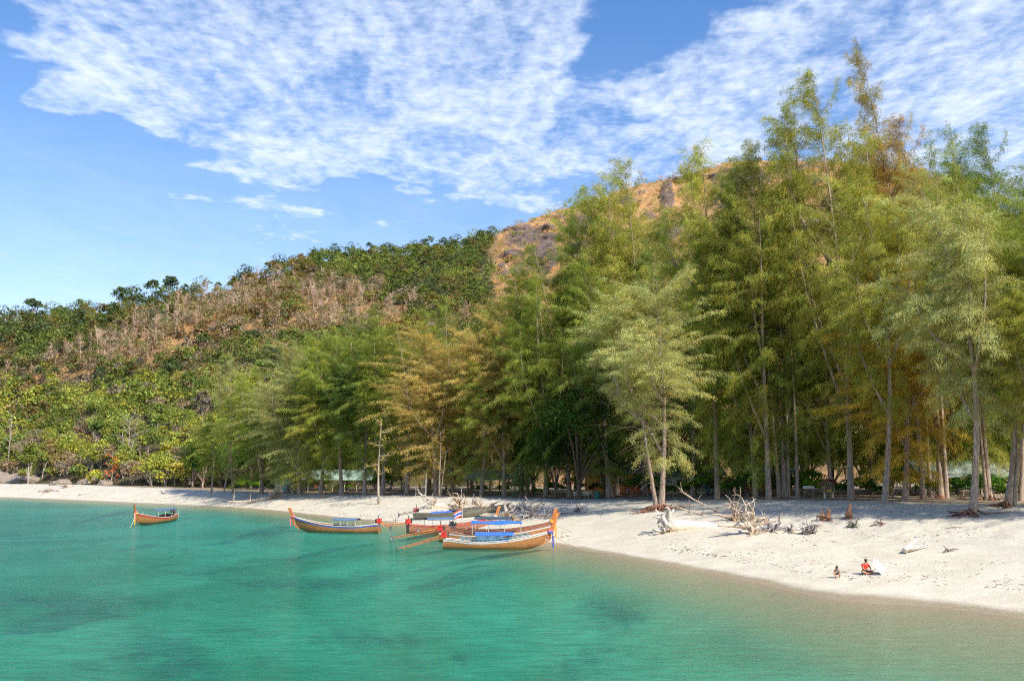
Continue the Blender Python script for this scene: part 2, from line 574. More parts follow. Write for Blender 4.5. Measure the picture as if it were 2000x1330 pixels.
def ground(px, Y):
    t = ray(px, 930)[0]
    return Vector((t * Y, Y, float(land(np.array(t), np.array(float(Y))))))


def on_beach(px, py):
    """world point of the beach seen at a photo pixel"""
    t, s = ray(px, py)
    lo, hi = 20.0, 330.0
    y = np.linspace(lo, hi, 3000)
    z = np.maximum(land(np.full_like(y, t), y), 0)
    d = (CAM_H + s * y) - z
    i = np.argmax(d < 0)
    if i == 0: i = int(np.argmin(abs(d)))
    return Vector((t * y[i], y[i], float(z[i])))


# ------------------------------------------------------------------ water
def axis(lo, a, b, hi, step):
    mid = np.arange(a, b, step)
    l = a - np.cumsum(step * 1.25**np.arange(1, 40))
    r_ = b + np.cumsum(step * 1.25**np.arange(0, 40))
    return np.concatenate([l[l > lo][::-1], mid, r_[r_ < hi]])


xs = axis(-5000, -170, 50, 1500, 1.4)
ys = axis(-1500, 14, 250, 6000, 1.4)
XX, YW = np.meshgrid(xs, ys)
Ys = np.maximum(YW, 6)
dep = -land(np.clip(XX / Ys, TX[0], TX[-1]), Ys)
dep = np.clip(np.where(YW < 6, 3.2, dep), -.2, 3.2)
px_, py_ = to_px(XX, np.maximum(YW, 8), 0)
V = np.stack([XX, YW, np.zeros_like(XX)], -1).reshape(-1, 3)
n0, n1 = XX.shape
idx = np.arange(n0 * n1).reshape(n0, n1)
F = np.stack([idx[:-1, :-1], idx[:-1, 1:], idx[1:, 1:], idx[1:, :-1]], -1).reshape(-1, 4)
keep = (dep.reshape(-1)[F].max(1) > -.15)
F = F[keep]
m, n = mat_tree('water')
pos = n.n('ShaderNodeNewGeometry').outputs[0]
da = n.n('ShaderNodeAttribute', {'attribute_name': 'depth'}).outputs[2]
sx = n.n('ShaderNodeSeparateXYZ', None, Vector=pos)
op = n.m('SUBTRACT', 1.0, n.m('EXPONENT', n.m('MULTIPLY', da, -1.0)))
big = n.noise(n.n('ShaderNodeMapping', None, Vector=pos, Scale=(1, .7, 1)).outputs[0], .045, 4, .6, .5)
far = n.mr(n.m('ADD', sx.outputs[0], n.m('MULTIPLY', sx.outputs[1], -.55)), -20, -120)
c = n.mix(n.mr(big, .38, .64), (.006, .23, .145, 1), (.045, .47, .30, 1))
c = n.mix(n.m('MULTIPLY', far, .85), c, n.mix(n.mr(big, .35, .65), (.006, .16, .175, 1), (.02, .30, .30, 1)))
c = n.mix(n.mr(da, 1.3, .15), c, (.25, .37, .15, 1))
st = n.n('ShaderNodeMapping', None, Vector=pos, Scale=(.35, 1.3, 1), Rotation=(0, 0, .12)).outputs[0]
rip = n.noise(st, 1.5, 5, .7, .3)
c = n.mix(n.mr(rip, .38, .62, 0, .9), c, n.mix(1.0, c, (.42, .60, .66, 1), 'MULTIPLY'))  # ripple shade painted into the water colour, besides the bump
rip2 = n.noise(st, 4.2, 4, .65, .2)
c = n.mix(n.mr(rip2, .40, .62, 0, .55), c, n.mix(1.0, c, (1.7, 1.35, 1.3, 1), 'MULTIPLY'))  # finer ripple glints painted in as lighter water colour
hgt = n.m('ADD', n.m('MULTIPLY', rip, 1.0), n.m('MULTIPLY', rip2, .35))
bp = n.n('ShaderNodeBump', None, Strength=.8, Distance=.16, Height=hgt)
dif = n.n('ShaderNodeBsdfDiffuse', None, Color=c)
trn = n.n('ShaderNodeBsdfTransparent', None, Color=n.mix(n.m('SUBTRACT', 1.0, n.m('EXPONENT', n.m('MULTIPLY', da, -.5))), (.98, .99, .97, 1), (.07, .88, .62, 1)))
body = n.n('ShaderNodeMixShader', None, Fac=n.m('MULTIPLY', op, .42), i1=trn, i2=dif)
gl = n.n('ShaderNodeBsdfGlossy', None, Color=(1, 1, 1, 1), Roughness=.12, Normal=bp)
fr = n.n('ShaderNodeFresnel', None, IOR=1.33, Normal=bp)
fac = n.m('MULTIPLY', n.m('MINIMUM', fr.outputs[0], .5), n.mr(da, .0, .25, .3, .62))
surf = n.n('ShaderNodeMixShader', None, Fac=fac, i1=body, i2=gl)
n.n('ShaderNodeOutputMaterial', None, Surface=surf)
water = mobj('water', npmesh('water', V, F, m, True, {'depth': dep.reshape(-1)}))
tag(water, 'clear turquoise sea of the sheltered bay', kind='structure')


# ------------------------------------------------------------------ hill
def hill_mat():
    m, n = mat_tree('hill_ground')
    geo = n.n('ShaderNodeNewGeometry')
    pos = geo.outputs[0]
    rock = n.n('ShaderNodeAttribute', {'attribute_name': 'rock'}).outputs[2]
    grass = n.n('ShaderNodeAttribute', {'attribute_name': 'grass'}).outputs[2]
    a = n.noise(pos, .12, 6, .7)
    b = n.noise(pos, .6, 5, .7)
    c = n.mix(n.mr(a, .3, .7), (.52, .27, .10, 1), (.70, .42, .18, 1))
    c = n.mix(n.mr(b, .45, .7, 0, .6), c, (.22, .17, .075, 1))
    fl = n.mix(n.mr(b, .35, .6), (.06, .06, .02, 1), (.19, .15, .07, 1))
    c = n.mix(grass, fl, c)
    mp = n.n('ShaderNodeMapping', None, Vector=pos, Scale=(1, 1, .6)).outputs[0]
    r1 = n.noise(mp, .25, 8, .75, 1.0)
    rc = n.mix(n.mr(r1, .3, .65), (.08, .06, .055, 1), (.30, .21, .165, 1))
    c = n.mix(n.mr(n.m('ADD', rock, n.m('MULTIPLY', n.m('SUBTRACT', r1, .5), 2.4)), .62, .72), c, rc)
    bp = n.n('ShaderNodeBump', None, Strength=1.0, Distance=3.2, Height=n.noise(pos, .35, 9, .78, .6))
    p = n.n('ShaderNodeBsdfPrincipled', None, Base_Color=c, Roughness=.95, Normal=bp)
    n.n('ShaderNodeOutputMaterial', None, Surface=p)
    return m


tc_ = np.concatenate([np.linspace(TX[0], -.7, 40)[:-1], np.linspace(-.7, .7, 640), np.linspace(.7, TX[-1], 50)[1:]])
uc = np.concatenate([np.linspace(0, 1.02, 170), np.linspace(1.04, 1.9, 16)])
TT, UU = np.meshgrid(tc_, uc)
HX, HY, HZ = hill_z(TT, UU)
hpx, hpy = to_px(HX, HY, HZ)
rock = np.zeros_like(HX)
for cx, cy, rx, ry in ROCKS:
    q = ((hpx - cx) / rx)**2 + ((hpy - cy) / ry)**2
    rock = np.maximum(rock, np.clip(1.35 - q * .8, 0, 1))
crag = fbm(HX / 14, HY / 9, 4, 8)
led = np.abs(fbm(HX / 16, HZ / 7, 4, 9) - .5) * 2
zone = sm((hpx - 930) / 60) * sm((660 - hpy) / 60)
extra = sm((fbm(HX / 22, HZ / 12, 3, 12) - .62) / .08) * zone
rock = np.maximum(rock, extra * .9)
rock = rock * np.clip(.35 + 1.3 * fbm(HX / 7, HZ / 4, 4, 15), 0, 1.1)
rr = sm(rock)
HY2 = HY - rr * (crag * 14 + led * 11) + rr * 6
HZ2 = HZ + rr * (crag - .4) * 5 + zone * (fbm(HX / 9, HY / 9, 3, 10) - .5) * 3
HX2 = TT * HY2


def grass_zone(px, py):
    z = sm((px - 935) / 50) * 1.0
    # dry burnt band on the left slope
    dry = dry_zone(px, py)
    return np.clip(np.maximum(z, dry), 0, 1)


def dry_zone(px, py):
    c = np.interp(px, [0, 80, 200, 330, 450, 560, 660, 780, 860, 940], [760, 735, 705, 668, 632, 618, 618, 640, 655, 640])
    h = np.interp(px, [0, 80, 200, 330, 450, 560, 660, 780, 860, 940], [4, 12, 22, 34, 46, 52, 50, 36, 22, 4])
    return np.clip(1.4 - np.abs(py - c) / h, 0, 1)


grs = grass_zone(hpx, hpy)
V = np.stack([HX2, HY2, HZ2], -1).reshape(-1, 3)
nr, nc = HX.shape
idx = np.arange(nr * nc).reshape(nr, nc)
F = np.stack([idx[:-1, :-1], idx[:-1, 1:], idx[1:, 1:], idx[1:, :-1]], -1).reshape(-1, 4)
hill = mobj('hill', npmesh('hill', V, F, hill_mat(), True, {'rock': rock.reshape(-1), 'grass': grs.reshape(-1)}))
tag(hill, 'steep hill with dry orange grass and dark rock ledges', kind='structure')


# ------------------------------------------------------------------ plants: generators (numpy)
def strips(P, D, L, Wd, tint, rng, tri=True):
    """thin hanging slivers: P base (n,3), D direction (n,3), L length, Wd width -> V,F,tint"""
    n_ = len(P)
    D = D / np.linalg.norm(D, axis=1, keepdims=True)
    rnd = rng.normal(size=(n_, 3))
    S = np.cross(D, rnd)
    S /= np.linalg.norm(S, axis=1, keepdims=True) + 1e-9
    L = np.broadcast_to(L, (n_,))[:, None]
    Wd = np.broadcast_to(Wd, (n_,))[:, None]
    if tri:
        a = P - S * Wd * .5
        b = P + S * Wd * .5 + D * L * .15
        c = P + D * L
        V_ = np.stack([a, b, c], 1).reshape(-1, 3)
        F_ = np.arange(3 * n_).reshape(-1, 3)
        T_ = np.repeat(tint, 3, 0)
    else:
        U = np.cross(D, S)
        a = P - S * Wd * .5
        b = P + D * L * .5 + U * 0 - S * Wd * .1
        c = P + S * Wd * .5 + D * L * .05
        d = P + D * L + S * Wd * .3
        V_ = np.stack([a, c, d, b], 1).reshape(-1, 3)
        F_ = np.arange(4 * n_).reshape(-1, 4)
        T_ = np.repeat(tint, 4, 0)
    return V_, F_, T_


def unit(v):
    return v / (np.linalg.norm(v) + 1e-9)


def sm1(x):
    x = min(max(x, 0), 1)
    return x * x * (3 - 2 * x)


def casuarina_gen(seed, spread=5.0, cb=.22, leaders=3, dens=1.0, wind=.22, tipw=.039, droop=1.0, fine=1.0, H=30.0, top_narrow=.16, pk=.45, base_r=.32):
    rng = np.random.default_rng(seed)
    wood = MB()
    bend = rng.normal(0, .5, 2)
    n_t = 10

    def trunk_at(u):
        return np.array([bend[0] * math.sin(u * 3.0) - wind * 5.0 * u**2.2, bend[1] * math.sin(u * 2.3), H * .97 * u])
    tp = [trunk_at(i / n_t) for i in range(n_t + 1)]
    r0 = H * .0094
    tp[0] = tp[0] + np.array([0, 0, -.6])
    wood.tube([tp[0], tp[0] + np.array([0, 0, .75])] + tp[1:], [r0 * 1.7, r0 * 1.18] + [r0 * (1 - .93 * (i / n_t)**.85) for i in range(1, n_t + 1)], 9)
    axes = [(lambda s_, a=cb: trunk_at(a + (1 - a) * s_), cb * H, H * .97, 1.0)]
    for k in range(leaders):
        u0 = rng.uniform(cb * .6 + .05, .62)
        p0 = trunk_at(u0)
        az = rng.uniform(0, 2 * PI)
        out = rng.uniform(.35, .75) * spread
        top = H * rng.uniform(max(u0 + .18, .62), .93)
        p1 = np.array([p0[0] + out * math.cos(az) - wind * 2.5, p0[1] + out * math.sin(az), top])

        def ax(s_, p0=p0, p1=p1):
            q = p0 + (p1 - p0) * s_
            o = np.array([(p1 - p0)[0], (p1 - p0)[1], 0]) * (math.sin(s_ * PI) * .32)
            return q + o
        pts = [ax(i / 6) for i in range(7)]
        wood.tube(pts, [r0 * .5 * (1 - .9 * i / 6) + .015 for i in range(7)], 6)
        axes.append((ax, p0[2], top, .55))
    BP, BQ, BT, BH = [], [], [], []      # sub-branches: base, vector, tone, height share
    for ax, z0, z1, k_r in axes:
        L = z1 - z0
        nb = int(L * 4.4 * dens * (1 if k_r == 1 else .9))
        for i in range(nb):
            s_ = (i + rng.uniform(0, 1)) / nb
            if k_r < 1: s_ = .22 + .78 * s_
            p = ax(s_)
            gz = (p[2] - cb * H) / (H * (1 - cb))
            gz = min(max(gz, 0), 1)
            prof_r = (base_r + (1 - base_r) * sm1(gz / pk) if gz < pk else 1.0 - (1 - top_narrow) * ((gz - pk) / (1 - pk))**1.5)
            az = i * 2.4 + rng.uniform(-.5, .5)
            lump = mn.noise(Vector((math.cos(az) * 1.1 + seed * 3.1, math.sin(az) * 1.1, p[2] / 4.5)))
            Rr = spread * prof_r * (.55 if k_r < 1 else 1) * (1 + .65 * lump) * rng.uniform(.5, 1.2)
            el = R(14 + 52 * gz + rng.uniform(-20, 20))
            d = np.array([math.cos(az) * math.cos(el), math.sin(az) * math.cos(el), math.sin(el)])
            npt = 7
            step = Rr / (npt - 1)
            q = p.copy()
            pts = [q.copy()]
            for j in range(npt - 1):
                d = unit(d + np.array([-wind * .42, 0, -.17 * droop * (1.4 - gz)]) + rng.normal(0, .11, 3))
                q = q + d * step
                pts.append(q.copy())
            if i % 2 == 0 or Rr > 3:
                wood.tube(pts, [max(.012, r0 * .17 * (Rr / spread) * (1 - .85 * j / (npt - 1))) for j in range(npt)], 3, False)
            pts = np.array(pts)
            tone = rng.uniform(.8, 1.2) * (1 + .35 * lump)
            ns = max(4, int(Rr / .30 * fine))
            for j in range(ns):
                v = min(.15 + .87 * (j + rng.uniform(0, 1)) / ns, .999)
                kk = v * (npt - 1)
                i0 = int(kk)
                b0 = pts[i0] * (1 - (kk - i0)) + pts[i0 + 1] * (kk - i0)
                fwd = unit(pts[i0 + 1] - pts[i0])
                side = unit(np.cross(fwd, [0, 0, 1])) * (1 if j % 2 else -1)
                td = unit(fwd * rng.uniform(.4, 1) + side * rng.uniform(.2, 1.1) + np.array([-wind * .5, 0, rng.uniform(-.35, .45)]))
                BP.append(b0)
                BQ.append(td * rng.uniform(.5, 1.35) * (1.2 - .45 * v) * (.6 + .4 * min(Rr / 3, 1)))
                BT.append(tone * (.8 + .32 * v) * rng.uniform(.85, 1.15))
                BH.append(gz)
    BP, BQ, BT, BH = map(np.array, (BP, BQ, BT, BH))
    per = 37
    n_ = len(BP)
    f = rng.uniform(.05, 1.0, (n_, per))
    P = BP[:, None, :] + BQ[:, None, :] * f[..., None]
    ln = np.linalg.norm(BQ, axis=1)
    P[..., 2] -= .55 * (f**2) * ln[:, None] * droop
    P = P.reshape(-1, 3) + rng.normal(0, .15, (n_ * per, 3))
    hgt = np.repeat(BH, per)
    down = -(.45 + 1.15 * (1 - hgt)) * droop
    D = np.repeat(BQ / ln[:, None], per, 0) * .6 + np.stack([np.full(len(P), -wind * 1.1), np.zeros(len(P)), down], 1) + rng.normal(0, .34, (len(P), 3))
    Ln = rng.uniform(.12, .38, len(P))
    tone = np.repeat(BT, per) * rng.uniform(.8, 1.2, len(P))
    yel = np.repeat(rng.uniform(0, 1, n_), per)
    tint = np.stack([tone * (.93 + .30 * yel**2), tone, tone * (1.0 - .25 * yel)], 1)
    V_, F_, T_ = strips(P, D, Ln, tipw, tint, rng)
    crown = npmesh('crown', V_, F_, M_CAS, False, {'tint': T_})
    trunk = wood.mesh('trunk', M_BARK, True)
    return trunk, crown


def leaf_quads(P, Nn, size, tint, rng, squash=.6):
    n_ = len(P)
    N_ = Nn + rng.normal(0, .55, (n_, 3))
    N_ /= np.linalg.norm(N_, axis=1, keepdims=True)
    a = np.cross(N_, rng.normal(size=(n_, 3)))
    a /= np.linalg.norm(a, axis=1, keepdims=True) + 1e-9
    b = np.cross(N_, a)
    s = np.broadcast_to(size, (n_,))[:, None] * .5
    j = lambda: rng.uniform(.55, 1.25, (n_, 1))
    V_ = np.stack([P + a * s * j(), P + b * s * squash * j(), P - a * s * j(), P - b * s * squash * j()], 1).reshape(-1, 3)
    return V_, np.arange(4 * n_).reshape(-1, 4), np.repeat(tint, 4, 0)


def blob_points(seed, n_leaf, Rh=4.5, z0=4.0, z1=10.0, lobes=14, hollow=.72, flat=1.0, full=False):
    """leaf positions + normals on lobed crown"""
    rng = np.random.default_rng(seed)
    cs = []
    for i in range(lobes):
        a = i * 2.4 + rng.uniform(-.4, .4)
        rr_ = Rh * math.sqrt((i + .5) / lobes) * .78
        dome = math.sqrt(max(0, 1 - (rr_ / Rh)**2))
        zc = z0 + (z1 - z0) * (.22 + .58 * dome * rng.uniform(.72, 1.08))
        if full: zc = z0 + (z1 - z0) * (.12 + .72 * dome * (1 - rng.uniform(0, 1)**2 * .75))
        cs.append((rr_ * math.cos(a), rr_ * math.sin(a), zc, Rh * rng.uniform(.22, .42), rng.uniform(.75, 1.25), rng.uniform(0, 1)))
    per = n_leaf // lobes
    Ps, Ns, Ts = [], [], []
    for cx, cy, cz, r_, tn, ye in cs:
        v = rng.normal(size=(per, 3))
        v /= np.linalg.norm(v, axis=1, keepdims=True)
        v[:, 2] = np.where(v[:, 2] < -.35, -v[:, 2], v[:, 2])
        rad = r_ * rng.uniform(hollow, 1.12, (per, 1))
        Ps.append(np.array([cx, cy, cz]) + v * rad * np.array([1, 1, .72 * flat]))
        Ns.append(v + np.array([0, 0, .5]))
        t = tn * rng.uniform(.75, 1.2, per)
        Ts.append(np.stack([t * (.9 + .4 * ye * ye), t, t * (1 - .3 * ye)], 1))
    return np.vstack(Ps), np.vstack(Ns), np.vstack(Ts), cs, rng


def broadleaf_gen(seed, n_leaf=900, Rh=4.5, z0=4.0, z1=10.0, lobes=14, leaf=.55, bark=None, squash=.6, full=False):
    P, Nn, T, cs, rng = blob_points(seed, n_leaf, Rh, z0, z1, lobes, full=full, flat=1.3 if full else 1)
    V_, F_, T_ = leaf_quads(P, Nn, rng.uniform(.6, 1.4, len(P)) * leaf, T, rng, squash)
    crown = npmesh('crown', V_, F_, M_LEAF, False, {'tint': T_})
    w = MB()
    r0 = z1 * .022
    zf = z0 * .85
    w.tube([(0, 0, -.8), (rng.normal(0, .15), rng.normal(0, .15), zf * .5), (0, 0, zf)], [r0 * 1.35, r0 * .95, r0 * .8], 7)
    for cx, cy, cz, r_, tn, ye in cs[::(5 if full else 2)]:
        w.tube([(0, 0, zf - .2), (cx * .45, cy * .45, zf + (cz - zf) * .55), (cx, cy, cz)], [r0 * .55, r0 * .35, r0 * .1], 4, False)
    return w.mesh('trunk', bark or M_PALE, True), crown


def bare_gen(seed, H=11.0, spread=2.6, n_b=16, fine=5):
    rng = np.random.default_rng(seed)
    w = MB()
    lean = rng.normal(0, .05, 2)

    def at(u): return np.array([lean[0] * H * u + .2 * math.sin(u * 5), lean[1] * H * u, H * u])
    w.tube([at(0) + np.array([0, 0, -.8])] + [at(i / 6) for i in range(1, 7)], [H * .014] + [H * .012 * (1 - .85 * i / 6) for i in range(1, 7)], 6)
    tw = MB()
    for i in range(n_b):
        u = rng.uniform(.38, .97)
        p = at(u)
        az = rng.uniform(0, 2 * PI)
        L = spread * rng.uniform(.5, 1.2) * (1.25 - u)
        el = R(rng.uniform(15, 60))
        d = np.array([math.cos(az) * math.cos(el), math.sin(az) * math.cos(el), math.sin(el)])
        pts = [p]
        for j in range(3):
            d = unit(d + rng.normal(0, .22, 3))
            pts.append(pts[-1] + d * L / 3)
        tw.tube(pts, [.10, .075, .05, .03], 3, False)
        for k in range(fine):
            q = pts[1 + k % 3]
            d2 = unit(d + rng.normal(0, .6, 3) + np.array([0, 0, .3]))
            tw.tube([q, q + d2 * L * rng.uniform(.3, .7)], [.055, .03], 3, False)
    return w.mesh('trunk', M_DEAD, True), tw.mesh('branches', M_DEAD)


def place(protos, k, loc, s, rz, label, cat, group, name, tint=(1, 1, 1), wt=(1, 1, 1), crown_name='crown', tilt=(0, 0)):
    """one plant: Empty at its foot with trunk and crown parts"""
    e = empty(name, loc, rz)
    e.rotation_euler = (tilt[0], tilt[1], rz)
    e.scale = s if hasattr(s, '__len__') else (s, s, s)
    tag(e, label, cat, group)
    a = mobj('trunk', protos[k][0], e)
    a.color = (*wt, 1)
    b = mobj(crown_name, protos[k][1], e)
    b.color = (*tint, 1)
    return e


# -- casuarinas of the beach front
CAS = [casuarina_gen(101, 6.0, .14, 3), casuarina_gen(102, 5.6, .17, 4, pk=.3), casuarina_gen(103, 6.6, .10, 4, .95, pk=.35, base_r=.6),
       casuarina_gen(104, 5.4, .16, 6, .9, .34, top_narrow=.30), casuarina_gen(105, 6.4, .13, 5, .9, .12, top_narrow=.4, pk=.62), casuarina_gen(106, 4.4, .15, 3, 1.0, .42, top_narrow=.3),
       casuarina_gen(107, 6.8, .09, 4, 1.0, .25, top_narrow=.42, pk=.5, base_r=.55),
       casuarina_gen(108, 5.6, .27, 5, .95, .22, top_narrow=.34, pk=.45, base_r=.5), casuarina_gen(109, 6.6, .20, 6, 1.0, .08, top_narrow=.62, pk=.70, base_r=.40)]
print('cas tris', [len(c[1].polygons) for c in CAS])
GRN, YEL, TAN, DRK, PAL, BRN, GLD = (.255, .305, .062), (.345, .355, .075), (.53, .415, .15), (.165, .235, .062), (.39, .40, .17), (.42, .28, .075), (.54, .385, .070)
C_ = 'tall casuarina trees of the beach front'
# px, Y, top py, width factor, proto, tint, rotation, label
CL = [
    (1895, 75, 335, 1.0, 7, PAL, 0.0, 'pale tan-green casuarina with a leaning grey trunk, foremost on the sand slope'),
    (1965, 78, 395, 1.0, 7, GRN, 1.0, 'casuarina on the sand slope near the right edge forking low into bare limbs'),
    (1725, 86, 330, .85, 7, YEL, 2.0, 'straight pale-trunked casuarina standing alone in front of the terrace edge'),
    (1660, 95, 120, .80, 3, YEL, 0.3, 'very tall casuarina with several wind-swept plumes left of the highest tree'),
    (1800, 98, 66, .62, 5, (.36, .29, .085), 0.0, 'highest casuarina of all with a narrow brown top bending left'),
    (1835, 99, 215, .85, 3, BRN, 1.2, 'rusty brown casuarina with twin reddish trunks before the grey roof'),
    (1930, 92, 240, .70, 1, GRN, 2.1, 'dark green casuarina with buttressed reddish trunk right of the pavilion'),
    (2005, 98, 228, .75, 3, DRK, 0.8, 'tall dark casuarina cut by the right edge of the view'),
    (1765, 91, 520, 1.05, 6, GLD, 3.0, 'golden-yellow casuarina with a brown trunk left of the twin-trunked one'),
    (1500, 100, 315, .85, 4, YEL, 0.5, 'casuarina with slim pale trunk just left of the flared triple trunk'),
    (1530, 103, 268, .78, 3, GRN, 1.7, 'tall casuarina with a flared triple trunk and plumes above the hill crest'),
    (1400, 108, 282, .80, 0, YEL, 2.6, 'yellow-green casuarina rising from a single reddish trunk above the red hut roof'),
    (1475, 105, 460, .90, 2, GRN, 0.9, 'deep green casuarina whose brown trunk leans left'),
    (1290, 97, 556, 1.15, 8, PAL, 0.2, 'silvery green casuarina with twin trunks and exposed roots on the beach'),
    (1258, 130, 305, .90, 3, YEL, 2.8, 'casuarina with feathery top highest above the hill behind the silvery one'),
    (1205, 131, 345, .80, 3, GRN, 0.4, 'casuarina with two open drooping plumes against the sky left of the hill top'),
    (1330, 128, 400, .80, 1, DRK, 3.3, 'dark green casuarina behind and right of the silvery one'),
    (1188, 124, 520, .95, 6, GRN, 1.4, 'leaning green casuarina with a pair of reddish trunks by the green bin'),
    (1112, 130, 455, .95, 3, GRN, 0.1, 'casuarina with a thin left-leaning crown before the rocky slope'),
    (1065, 131, 535, 1.0, 2, GRN, 1.1, 'dense green casuarina standing right of the small blue-green sapling'),
    (985, 137, 590, 1.05, 4, TAN, 2.2, 'tan casuarina with long hanging golden sprays above the weathered boats'),
    (940, 139, 640, 1.0, 2, GRN, 3.2, 'green casuarina behind the flag pole'),
    (885, 150, 592, .75, 0, GRN, 0.6, 'pointed green casuarina rising behind the tan ones'),
    (852, 142, 665, 1.05, 6, TAN, 0.0, 'broad tan casuarina with sandy brown foliage behind the thin forked sapling'),
    (795, 147, 640, 1.0, 3, GRN, 1.5, 'green casuarina just right of the pale sapling'),
    (748, 152, 612, .95, 1, GRN, 2.4, 'tallest green casuarina behind the pale sapling'),
    (712, 153, 648, .9, 4, DRK, 0.7, 'grey-green casuarina left of the pale sapling'),
    (668, 157, 655, 1.0, 0, GRN, 1.9, 'casuarina with a thick trunk before the long pale roof'),
    (626, 160, 690, 1.0, 2, YEL, 2.9, 'yellow-green casuarina with sweeping left-hand branches'),
    (586, 163, 690, 1.1, 6, PAL, 0.2, 'feathery pale casuarina right of the small white hut'),
    (574, 170, 705, 1.0, 2, PAL, 1.3, 'soft olive casuarina behind the small white hut'),
    (512, 176, 735, 1.1, 2, GRN, 0.0, 'broad low casuarina at the left end of the dense grove'),
    (456, 181, 690, .62, 0, PAL, 1.0, 'thin see-through casuarina with a long bare white trunk'),
    (414, 184, 800, .8, 1, GRN, 2.0, 'small slim casuarina leftmost on the back of the beach'),
    (1575, 112, 440, .85, 2, GRN, 0.3, 'casuarina filling the gap behind the wooden spirit house'),
    (1622, 104, 510, .85, 4, GRN, 1.8, 'dark casuarina rising right behind the wooden spirit house'),
    (1352, 118, 500, 1.0, 6, GRN, 2.5, 'green casuarina behind and right of the silvery one, its trunk hidden by shrubs'),
    (1442, 122, 480, .85, 0, GRN, 0.9, 'slender casuarina behind the leaning brown trunk'),
    (1150, 142, 540, .95, 0, GRN, 1.2, 'green casuarina behind the dark broadleaf tree'),
    (1030, 146, 560, .9, 3, YEL, 2.7, 'yellow-green casuarina behind the small blue-green sapling'),
    (1556, 101.5, 400, .6, 1, GRN, 1.0, 'slim casuarina just right of the flared triple trunk'),
    (1815, 102, 380, .6, 0, YEL, 2.0, 'slim casuarina between the golden one and the twin reddish trunks'),
    (1990, 90, 420, .7, 7, GRN, 1.6, 'casuarina right of the forked one, cut by the edge of the view'),
    (1700, 112, 460, .9, 6, YEL, 1.6, 'bushy yellow-green casuarina in the second row behind the straight pale trunk'),
    (1870, 112, 300, .85, 4, GRN, 2.2, 'green casuarina behind the corrugated pavilion'),
    (1960, 118, 330, .9, 2, DRK, 0.5, 'dark casuarina in the second row near the right edge'),
    (2090, 82, 330, .95, 4, GRN, 0.4, None), (2190, 74, 380, .95, 2, GRN, 1.4, None), (2110, 70, 480, .9, 1, YEL, 2.4, None), (2330, 66, 380, .9, 0, GRN, 3.1, None),
]
_r = random.Random(5)
for i in range(26):
    px = 545 + i * 60 + _r.uniform(-20, 20)
    if 1640 < px < 1720: continue
    Y0 = float(smooth_interp(ray(px, 930)[0], TX, DT))
    top = float(np.interp(px, [540, 700, 900, 1100, 1250, 1450, 1650, 1800, 2000, 2200], [740, 690, 680, 640, 580, 560, 520, 480, 430, 420])) + _r.uniform(-25, 55)
    tn_ = _r.choice((0, 1, 2, 3)); nm_ = ('green', 'yellow-green', 'tan', 'dark green')[tn_]
    sd_ = 'left of the pale sapling' if px < 740 else 'left of the silvery one' if px < 1290 else 'right of the silvery one'
    CL.append((px, Y0 + _r.uniform(24, 44), top, 1.05, _r.choice((0, 2, 4, 6)), (GRN, YEL, TAN, DRK)[tn_], _r.uniform(0, 3), f'{nm_} rear-row casuarina {near_words(px)}'))
LEANS = {1895: -.05, 1475: -.09, 1112: -.10, 1800: -.035, 1205: -.05, 1188: -.05, 456: -.02}
for px, Y, ty, wf, k, tint, rz, label in CL:
    if 480 < px < 920: ty, wf = ty - 14, wf * 1.18
    g = ground(px, Y)
    H = CAM_H + ray(px, ty)[1] * Y - g.z
    s = H / 30.0
    wscale = 1.14 * wf * (s * .45 + .55 * 1.0)
    # keep the wind side towards the left of the view: small rotations only
    e = place(CAS, k, g - Vector((0, 0, .05)), (wscale, wscale, s), (rz - 1.6) * .35, label or f'casuarina {dict([(2090, "just"), (2190, "further"), (2110, "low"), (2330, "farthest")])[px]} beyond the right edge of the view', 'tree', C_, 'casuarina_tree',
              tint, (1, 1, 1), tilt=(0, LEANS.get(px, 0)))
    # second and third stems of the forked trees
    for dx, ln, sc_ in {1290: ((-.42, -.03, .75),), 1835: ((.5, .03, .8),), 1530: ((.45, .05, .75), (-.5, -.04, .8)), 1188: ((.5, -.08, .7),), 1965: ((.35, .17, .7),), 1930: ((-.4, -.05, .7),)}.get(px, ()):
        o = mobj('trunk', CAS[0][0], e)
        o.location = (dx, 0, 0)
        o.rotation_euler = (0, ln, 0)
        o.scale = (sc_, sc_, sc_)

# -- broadleaf trees and undergrowth under and behind the casuarinas
BL = [broadleaf_gen(201 + i, 3600, Rh, z0, z1, lob, lf, bark=M_BARK, full=True) for i, (Rh, z0, z1, lob, lf) in enumerate(((5.0, 1.8, 12, 34, .40), (4.2, 1.4, 9, 28, .36), (6.0, 2.2, 14, 40, .40)))]
BUSH = [broadleaf_gen(221 + i, 1300, Rh, .1, z1, lob, .26) for i, (Rh, z1, lob) in enumerate(((2.0, 2.4, 9), (2.6, 3.2, 12), (1.5, 1.9, 7)))]
DG, MG, BG, OR_ = (.035, .085, .020), (.075, .17, .030), (.17, .30, .035), (.62, .24, .05)
tex = [(1130, 121, 1.05, 2, DG, 'broad dark-leaved tree with red fruit specks in the middle of the grove'), (1085, 125, .9, 0, DG, 'dark glossy tree at the left foot of the broad dark-leaved tree'),
       (1180, 127, .95, 1, MG, 'leafy green tree right of the broad dark-leaved tree'), (1350, 124, .75, 1, BG, 'light green tree behind the silvery casuarina'),
       (1040, 140, .9, 0, MG, 'round green tree behind the blue-green sapling')]
for px, Y, s, k, tint, lab in tex:
    place(BL, k, ground(px, Y), s, rs.uniform(0, 6), lab, 'tree', 'broadleaf trees under the casuarinas', 'broadleaf_tree', tint, (.4, .36, .32))
